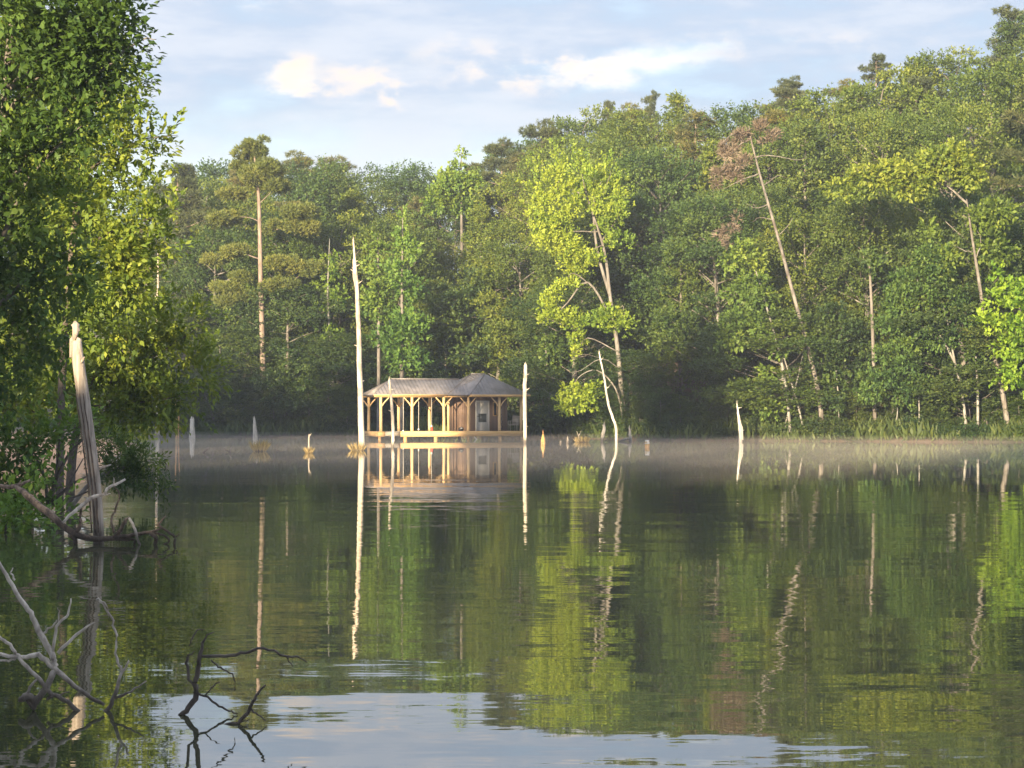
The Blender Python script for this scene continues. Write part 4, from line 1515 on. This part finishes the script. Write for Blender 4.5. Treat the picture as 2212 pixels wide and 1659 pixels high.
sticks('floating_branch', 'short leaning stick left of the low forked twig in the still water', dwater(978), [([(438, 979), (447, 970), (450, 967)], [.05, .05, .03])], 'twig')
sticks('floating_branch', 'low forked twig in the still water left of the golden hummock', dwater(977), [([(498, 977), (497, 972), (500, 965)], [.05, .04, .02]), ([(496, 976), (488, 972), (483, 969)], [.04, .03, .015])], 'snag')

# ------------------------------------------------------------------ near left: leaning dead trunk, fallen log, brush
d5 = dwater(1173)
e = snag('leaning_dead_tree', 'thick leaning weathered dead trunk in the near water at left, broken off at the top',
         [([(213, 1173), (211, 1110), (205, 1038), (192, 941), (178, 844), (169, 780), (164, 736)], [.082, .080, .084, .09, .095, .092, .084])],
         d5, 'stump', seg=16, wob=0.0, jag=False)
tp = P(164, 736, d5)
m = MB()
m.tube([tp + np.array([-.05, 0, -.25]), tp + np.array([-.055, 0, .02]), tp + np.array([-.035, 0, .08])], [.05, .04, .012], 8)
m.tube([tp + np.array([.03, 0, -.06]), tp + np.array([.05, -.02, .02]), tp + np.array([.02, 0, .05])], [.055, .04, .01], 8)
m.tube([tp + np.array([-.03, -.02, .0]), tp + np.array([.0, -.03, .12]), tp + np.array([.005, -.02, .24]), tp + np.array([-.02, 0, .29])], [.02, .05, .055, .02], 9)
m.tube([tp + np.array([.05, -.02, .14]), tp + np.array([-.03, -.03, .26])], [.03, .05], 8)
m.build('splintered_top', M['stump'], e, True, True)
m = MB()
for k in range(3):
    o = np.array([-.085 + .05 * k, -.085, 0])
    m.tube([P(213, 1150, d5) + o, P(205, 1038, d5) + o * 1.05, P(180, 850, d5) + o * 1.1], [.012, .014, .008], 5, sub=6, wob=.003)
m.build('bark_strip', M['log'], e, True, True)

d6 = dwater(1173)
def LG(c):      # crop coordinates of the log study -> photograph units
    return [(x * .2082, 883.3 + y * .2082) + tuple(r) for x, y, *r in c]


sticks('fallen_log', 'curved fallen log lying on the near water across the foot of the dead trunk', d6 - .25, [
    (LG([(160, 800, .6), (260, 880, .4), (400, 1000, .2), (560, 1130), (700, 1250), (850, 1325), (1030, 1350), (1180, 1340), (1380, 1310), (1550, 1280), (1680, 1240)]),
     [.03, .05, .055, .055, .052, .05, .048, .042, .035, .026, .015]),
    (LG([(1180, 1335), (1250, 1260), (1290, 1180), (1340, 1125)]), [.036, .032, .028, .02]),
    (LG([(1560, 1285), (1620, 1340), (1610, 1400), (1560, 1470)]), [.035, .035, .03, .015]),
    (LG([(1640, 1200), (1720, 1260), (1810, 1330), (1800, 1430), (1760, 1480)]), [.018, .02, .02, .018, .012]),
    (LG([(1600, 1290), (1690, 1310), (1760, 1365), (1690, 1410), (1660, 1420)]), [.02, .018, .016, .012, .01]),
    (LG([(1630, 1215), (1700, 1130), (1720, 1110)]), [.02, .015, .008]),
    (LG([(790, 1280), (830, 1200), (835, 1080), (845, 1000)]), [.04, .03, .022, .012]),
    (LG([(1185, 1290), (1155, 1160), (1190, 1060), (1240, 890), (1180, 800)]), [.02, .018, .016, .014, .006]),
    (LG([(1200, 1355), (1300, 1358), (1390, 1355), (1390, 1400)]), [.025, .022, .02, .02]),
    (LG([(740, 1300), (785, 1380), (770, 1420)]), [.04, .035, .02]),
    (LG([(1830, 1330), (1860, 1290)]), [.012, .006]),
    (LG([(1780, 1440), (1850, 1460)]), [.012, .006]),
    (LG([(0, 795, .8), (90, 810, .7), (165, 800, .6)]), [.03, .035, .04]),
    (LG([(165, 800, .6), (230, 780, .6), (310, 735, .7)]), [.035, .028, .015]),
    (LG([(195, 795, .6), (215, 740, .6)]), [.018, .01]),
], 'log', base=(212, 1172), cat='log')
sticks('bare_branch', 'pale bare branch slanting across the dead trunk above the fallen log', d6 - .35, [
    (LG([(650, 1180), (780, 1060), (900, 960), (960, 915), (1080, 885), (1110, 830), (1190, 785), (1300, 730)]), [.02, .03, .032, .03, .026, .024, .022, .018]),
    (LG([(1080, 885), (1150, 880)]), [.016, .006]), (LG([(1185, 785), (1180, 710)]), [.01, .004]),
    (LG([(1340, 1130), (1400, 1250), (1440, 1380), (1480, 1450)]), [.02, .022, .02, .015]),
], 'twig', base=(180, 1173))


def FG(c):
    return [(x / 3, 1106 + y / 3) + tuple(r) for x, y, *r in c]


d7 = 14.2
sticks('dead_brush', 'tangle of bare grey branches in the near water at the bottom left corner', d7, [
    (FG([(205, 1270), (240, 1215), (320, 1100), (355, 1000), (335, 925), (260, 800), (210, 680), (150, 590), (60, 440), (-10, 320)]), [.026, .024, .021, .021, .022, .021, .018, .016, .014, .010]),
    (FG([(-20, 800), (45, 845), (90, 900), (130, 950), (230, 1060), (310, 1160), (440, 1240), (570, 1345)]), [.010, .011, .012, .013, .014, .015, .016, .018]),
    (FG([(-20, 965), (60, 962), (125, 935)]), [.006, .008, .010]),
    (FG([(-20, 920), (130, 940), (250, 935), (350, 1010), (460, 1110), (560, 1180), (675, 1250)]), [.012, .014, .018, .019, .017, .014, .011]),
    (FG([(400, 1500, -.2), (560, 1380), (690, 1290), (740, 1200), (780, 1060), (835, 965)]), [.016, .019, .016, .014, .011, .006]),
    (FG([(740, 1205), (850, 1160), (950, 1095)]), [.010, .008, .004]),
    (FG([(340, 905), (368, 740), (440, 660), (460, 560)]), [.012, .010, .008, .004]),
    (FG([(375, 915), (500, 790), (610, 715)]), [.012, .010, .005]),
    (FG([(640, 575), (720, 680), (750, 800), (760, 950), (790, 1030)]), [.006, .008, .008, .009, .010]),
    (FG([(640, 575), (635, 560), (690, 600), (700, 690)]), [.004, .005, .005, .003]),
    (FG([(695, 1290), (712, 1330), (706, 1395)]), [.012, .011, .008]),
    (FG([(95, 440), (75, 400), (85, 360)]), [.008, .006, .003]),
    (FG([(270, 790), (350, 730), (370, 700)]), [.008, .006, .003]),
    (FG([(210, 1265), (170, 1190), (230, 1090), (250, 1080)]), [.014, .011, .008, .004]),
    (FG([(370, 745), (385, 650), (375, 620)]), [.006, .004, .002]),
    (FG([(690, 1440), (790, 1530), (850, 1550), (940, 1490), (1110, 1458)]), [.008, .010, .009, .007, .004]),
    (FG([(850, 1548), (960, 1605), (945, 1500)]), [.006, .006, .005]),
    (FG([(240, 1665, -.5), (330, 1570), (345, 1560)]), [.010, .009, .006]),
    (FG([(-10, 1620, -.6), (200, 1600), (330, 1575)]), [.012, .012, .009]),
    (FG([(310, 1210), (350, 1195), (450, 1165)]), [.012, .010, .004]),
    (FG([(120, 1215), (180, 1200), (235, 1225)]), [.016, .030, .016]),
], 'twig', base=(90, 1528), cat='dead branches', seg=7)
sticks('dark_branch', 'dark thin dead branch standing in the near water with one long twig reaching right', 14.0, [
    (FG([(1165, 1318), (1200, 1290), (1268, 1205), (1268, 1120), (1285, 1010), (1297, 930), (1312, 845)]), [.014, .018, .020, .018, .016, .014, .009]),
    (FG([(1300, 938), (1460, 932), (1590, 910), (1700, 882), (1850, 932), (1930, 940), (1990, 975)]), [.010, .012, .010, .009, .008, .006, .003]),
    (FG([(1855, 935), (1895, 1000)]), [.006, .003]),
    (FG([(1262, 1145), (1220, 1060), (1213, 960), (1222, 930), (1260, 900)]), [.009, .010, .010, .006, .003]),
    (FG([(1370, 960), (1430, 1010), (1505, 1050), (1520, 1160)]), [.006, .006, .005, .003]),
    (FG([(1312, 845), (1340, 800), (1390, 778)]), [.008, .005, .003]),
    (FG([(1225, 870), (1250, 800), (1285, 768), (1330, 760)]), [.004, .005, .004, .002]),
    (FG([(1268, 1165), (1400, 1245), (1470, 1280), (1540, 1308)]), [.008, .008, .007, .004]),
    (FG([(1330, 1190), (1380, 1130), (1425, 1100)]), [.005, .005, .003]),
], 'twig_dark', base=(388, 1545), cat='dead branch', seg=7)
sticks('dark_branch', 'small dark forked twig leaning right out of the water beside the larger dark branch', 13.6, [
    (FG([(1535, 1372), (1580, 1330), (1620, 1265), (1660, 1190), (1720, 1120)]), [.010, .013, .012, .010, .005]),
    (FG([(1622, 1270), (1670, 1315), (1725, 1352)]), [.007, .006, .003]),
    (FG([(1535, 1372), (1620, 1340)]), [.006, .003]),
    (FG([(1300, 1455, -.1), (1400, 1400), (1470, 1375), (1535, 1370)]), [.010, .012, .012, .010]),
], 'twig_dark', base=(512, 1563), cat='dead branch', seg=7)

# ------------------------------------------------------------------ near left trees
NL = dict(asp=0.55, per=12, twig=0.65, spread=0.75, droop=-0.05, upn=1.5)
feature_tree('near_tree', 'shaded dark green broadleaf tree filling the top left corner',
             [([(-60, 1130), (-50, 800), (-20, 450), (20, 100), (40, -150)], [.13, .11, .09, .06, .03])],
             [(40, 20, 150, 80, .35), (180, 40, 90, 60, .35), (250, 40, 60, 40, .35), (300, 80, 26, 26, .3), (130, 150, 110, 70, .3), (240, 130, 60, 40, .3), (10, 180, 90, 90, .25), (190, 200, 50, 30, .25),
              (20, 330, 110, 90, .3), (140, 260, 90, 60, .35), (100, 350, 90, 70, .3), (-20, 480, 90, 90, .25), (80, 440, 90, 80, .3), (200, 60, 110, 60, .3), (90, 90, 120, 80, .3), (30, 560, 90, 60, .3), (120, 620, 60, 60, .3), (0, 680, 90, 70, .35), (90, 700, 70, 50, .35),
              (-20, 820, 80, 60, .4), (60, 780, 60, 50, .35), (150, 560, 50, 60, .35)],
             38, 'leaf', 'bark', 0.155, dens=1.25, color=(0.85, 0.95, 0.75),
             branches=[([(-30, 620), (40, 430), (110, 330), (180, 270)], [.06, .04, .025, .01]), ([(0, 260), (70, 180), (160, 120), (230, 110)], [.05, .03, .02, .008]), ([(-20, 450), (90, 300), (200, 170), (300, 90), (338, 85)], [.06, .045, .03, .015, .006]), ([(10, 200), (120, 100), (240, 30)], [.05, .03, .01]),
                       ([(-40, 700), (60, 600), (150, 540)], [.05, .03, .01])], thick=0.9, **NL)
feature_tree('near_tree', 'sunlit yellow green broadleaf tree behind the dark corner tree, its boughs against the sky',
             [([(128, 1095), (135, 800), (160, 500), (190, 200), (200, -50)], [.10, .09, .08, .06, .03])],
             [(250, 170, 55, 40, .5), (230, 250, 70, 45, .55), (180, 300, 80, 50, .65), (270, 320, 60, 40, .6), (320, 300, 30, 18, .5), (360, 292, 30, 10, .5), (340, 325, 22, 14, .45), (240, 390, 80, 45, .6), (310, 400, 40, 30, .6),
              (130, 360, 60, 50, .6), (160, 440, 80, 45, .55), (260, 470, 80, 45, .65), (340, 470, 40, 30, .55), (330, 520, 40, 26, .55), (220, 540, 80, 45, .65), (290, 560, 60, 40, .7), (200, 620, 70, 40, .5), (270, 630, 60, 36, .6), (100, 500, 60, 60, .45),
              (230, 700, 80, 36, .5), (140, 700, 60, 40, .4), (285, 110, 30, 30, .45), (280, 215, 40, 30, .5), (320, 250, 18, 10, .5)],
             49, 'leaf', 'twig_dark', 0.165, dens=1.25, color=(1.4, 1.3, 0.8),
             branches=[([(175, 380), (250, 330), (320, 300), (385, 292)], [.05, .035, .02, .006]), ([(150, 560), (240, 500), (330, 470)], [.05, .03, .008]), ([(190, 240), (240, 180), (290, 110)], [.04, .03, .008])], thick=0.9, **NL)
feature_tree('near_tree', 'mid green bough of a shore tree reaching right over the water below the sunlit tree',
             [([(150, 1080), (160, 960), (190, 850), (240, 760)], [.12, .10, .08, .03])],
             [(300, 690, 70, 24, .6), (380, 700, 50, 22, .55), (430, 690, 26, 16, .5), (250, 760, 90, 36, .5), (350, 760, 70, 34, .5), (420, 760, 34, 24, .5), (300, 820, 90, 34, .5), (400, 810, 50, 26, .55), (440, 820, 26, 16, .5),
              (250, 870, 80, 30, .4), (350, 870, 70, 24, .5), (410, 870, 34, 16, .5), (250, 885, 60, 20, .4), (110, 860, 60, 30, .4), (150, 820, 60, 36, .35), (50, 880, 60, 34, .4), (330, 890, 40, 12, .6), (230, 800, 60, 40, .35)],
             51, 'leaf', 'twig_dark', 0.165, dens=1.25, color=(1.5, 1.35, 0.8),
             branches=[([(190, 850), (280, 800), (380, 740), (440, 700)], [.05, .035, .02, .006]), ([(180, 880), (300, 870), (420, 850)], [.05, .03, .008])], thick=0.8, **NL)
feature_tree('near_tree', 'olive broadleaf tree rising behind the sunlit tree on the left bank',
             [([(60, 1050), (70, 800), (80, 500), (60, 200)], [.12, .11, .09, .04])],
             [(20, 100, 120, 90, .4), (120, 150, 90, 70, .45), (40, 300, 130, 90, .4), (160, 330, 70, 70, .5), (60, 480, 130, 80, .4), (170, 500, 70, 60, .45), (40, 640, 130, 80, .35), (160, 640, 80, 60, .4), (30, 780, 120, 70, .35), (140, 780, 90, 60, .35), (30, 860, 90, 40, .3), (150, 850, 80, 30, .3)],
             60, 'leaf', 'twig_dark', 0.22, dens=1.5, color=(1.45, 1.35, 0.8), thick=0.8, asp=0.55, per=9, twig=0.5)
feature_tree('near_shrub', 'leafy shrub drooping to the water in front of the log at the left edge',
             [([(10, 1165), (15, 1130), (20, 1100)], [.03, .02, .01])],
             [(20, 1110, 50, 26, .5), (90, 1125, 40, 16, .45), (10, 1150, 40, 18, .4), (60, 1070, 36, 22, .5)],
             35, 'leaf', 'twig_dark', 0.13, dens=1.5, cat='shrub', color=(1.2, 1.35, 0.9), thick=0.7, **NL)
feature_tree('near_shrub', 'dark low evergreen shrub overhanging the near water right of the dead trunk',
             [([(150, 1100), (200, 1040), (270, 1010), (330, 1030)], [.05, .045, .03, .01])],
             [(260, 985, 50, 16, .5), (310, 1000, 44, 14, .5), (290, 1030, 60, 14, .2), (340, 1040, 30, 10, .2), (240, 1010, 40, 16, .3), (220, 960, 44, 18, .4), (350, 1062, 16, 6, .2)],
             43, 'leaf', 'bark', 0.12, dens=1.6, cat='shrub', color=(0.8, 0.85, 0.7), thick=0.8, asp=0.3, per=10, twig=0.35)
feature_tree('near_shrub', 'leafy shrub with dark arching stems on the bank at the left edge',
             [([(108, 1092), (120, 1040), (150, 980), (190, 940)], [.05, .04, .03, .01]), ([(104, 1092), (95, 1030), (70, 970)], [.04, .03, .012]), ([(110, 1092), (150, 1050), (205, 1020)], [.04, .03, .01]),
              ([(112, 1090), (170, 1070), (215, 1050)], [.03, .02, .008]), ([(106, 1092), (125, 1000), (128, 940)], [.03, .025, .01]), ([(112, 1090), (140, 1060), (180, 990)], [.03, .02, .01])],
             [(20, 960, 70, 34, .45), (90, 940, 40, 26, .4), (10, 1030, 50, 34, .5), (50, 1000, 40, 24, .35), (20, 1100, 50, 30, .5), (-10, 1080, 40, 34, .5), (60, 1130, 50, 18, .45), (130, 925, 40, 14, .35), (90, 1120, 30, 12, .45)],
             41, 'leaf', 'twig_dark', 0.15, dens=1.6, cat='shrub', color=(1.1, 1.2, 0.9), thick=0.7, **NL)
feature_tree('near_shrub', 'small yellow lit shrub at the tip of the left bank beside the water',
             [([(296, 950), (300, 935), (305, 925)], [.05, .04, .02])],
             [(300, 932, 22, 10, .8), (318, 940, 16, 7, .7), (285, 945, 20, 8, .5)],
             118, 'leaf_yellow', 'bark', 0.2, dens=1.0, cat='shrub', color=(1, .9, .8))

# ------------------------------------------------------------------ unseen woods behind the camera, heights and gaps shaped to shade foreground and lower wood
def shade_woods():
    U = np.array([-100, -80, -71, -70, -67, -66, -59.5, -58.6, -52.6, -51.8, -46.3, -45.4, -40, -38.8, -35, -34, -24.0, -23, -19.5, -18.8, -12.6, -11.8, 14.0])
    Hc = np.array([30, 30, 30, 27, 27, 30, 29, 18, 18, 29, 29, 14, 14, 32, 32, 12, 12, 15, 14, 9, 9, 33, 33.0])
    g = np.random.default_rng(12)
    blobs = []
    tr = MB()
    u = -100.0
    while u < 14:
        h = float(np.interp(u, U, Hc))
        # one slim crown per 1.8 m so that the edge is ragged
        off = 15 + g.uniform(-3, 3)
        q = off * S2 + u * PERP
        gz = max(float(ground_z(q[0], q[1])), 0)
        z = gz + 1.5
        while z < h - 1.0:
            for k in range(2):
                rr_ = g.uniform(1.0, 1.5)
                blobs.append((q[0] + g.normal(0, .5) + S2[0] * g.normal(0, 1.5), q[1] + S2[1] * g.normal(0, 1.5) + g.normal(0, .3), z, rr_, rr_, 0.9, 60, g.uniform(.2, .7)))
            z += 1.0
        tr.tube([(q[0], q[1], gz - .3), (q[0], q[1], h - 1.5)], [.22, .05], 6)
        u += 1.7
    v, q, t = cloud(g, blobs, 0.75, 0.75, 6, 0.7)
    o = mesh_obj('woods', v, q, None, M['leaf'], tint=t)
    tag(o, 'unseen mass of woods behind the viewpoint, shaped to cast shade', 'woods', kind='stuff')
    o2 = tr.build('trunks', M['bark'], o, True)
    o2['kind'] = 'stuff'


shade_woods()

# ------------------------------------------------------------------ mist over the water and haze in the air
def vol_box(name, x0, x1, y0, y1, z0, z1, mat, label, cat):
    m = MB()
    m.box(x0, x1, y0, y1, z0, z1)
    o = m.build(name, mat)
    return tag(o, label, cat, kind='stuff')


vol_box('mist', -60, 60, 66, 175, 0.02, 0.42, volume_mat('mist_air', 0.0068, (1.0, 0.90, 0.80), 0.0), 'thin morning mist lying low over the far half of the lake', 'mist')
vol_box('haze', -190, 190, -110, 330, -3.0, 75, volume_mat('haze_air', 0.0006, (0.93, 0.95, 1.0), 0.3), 'faint morning haze in the air', 'haze')
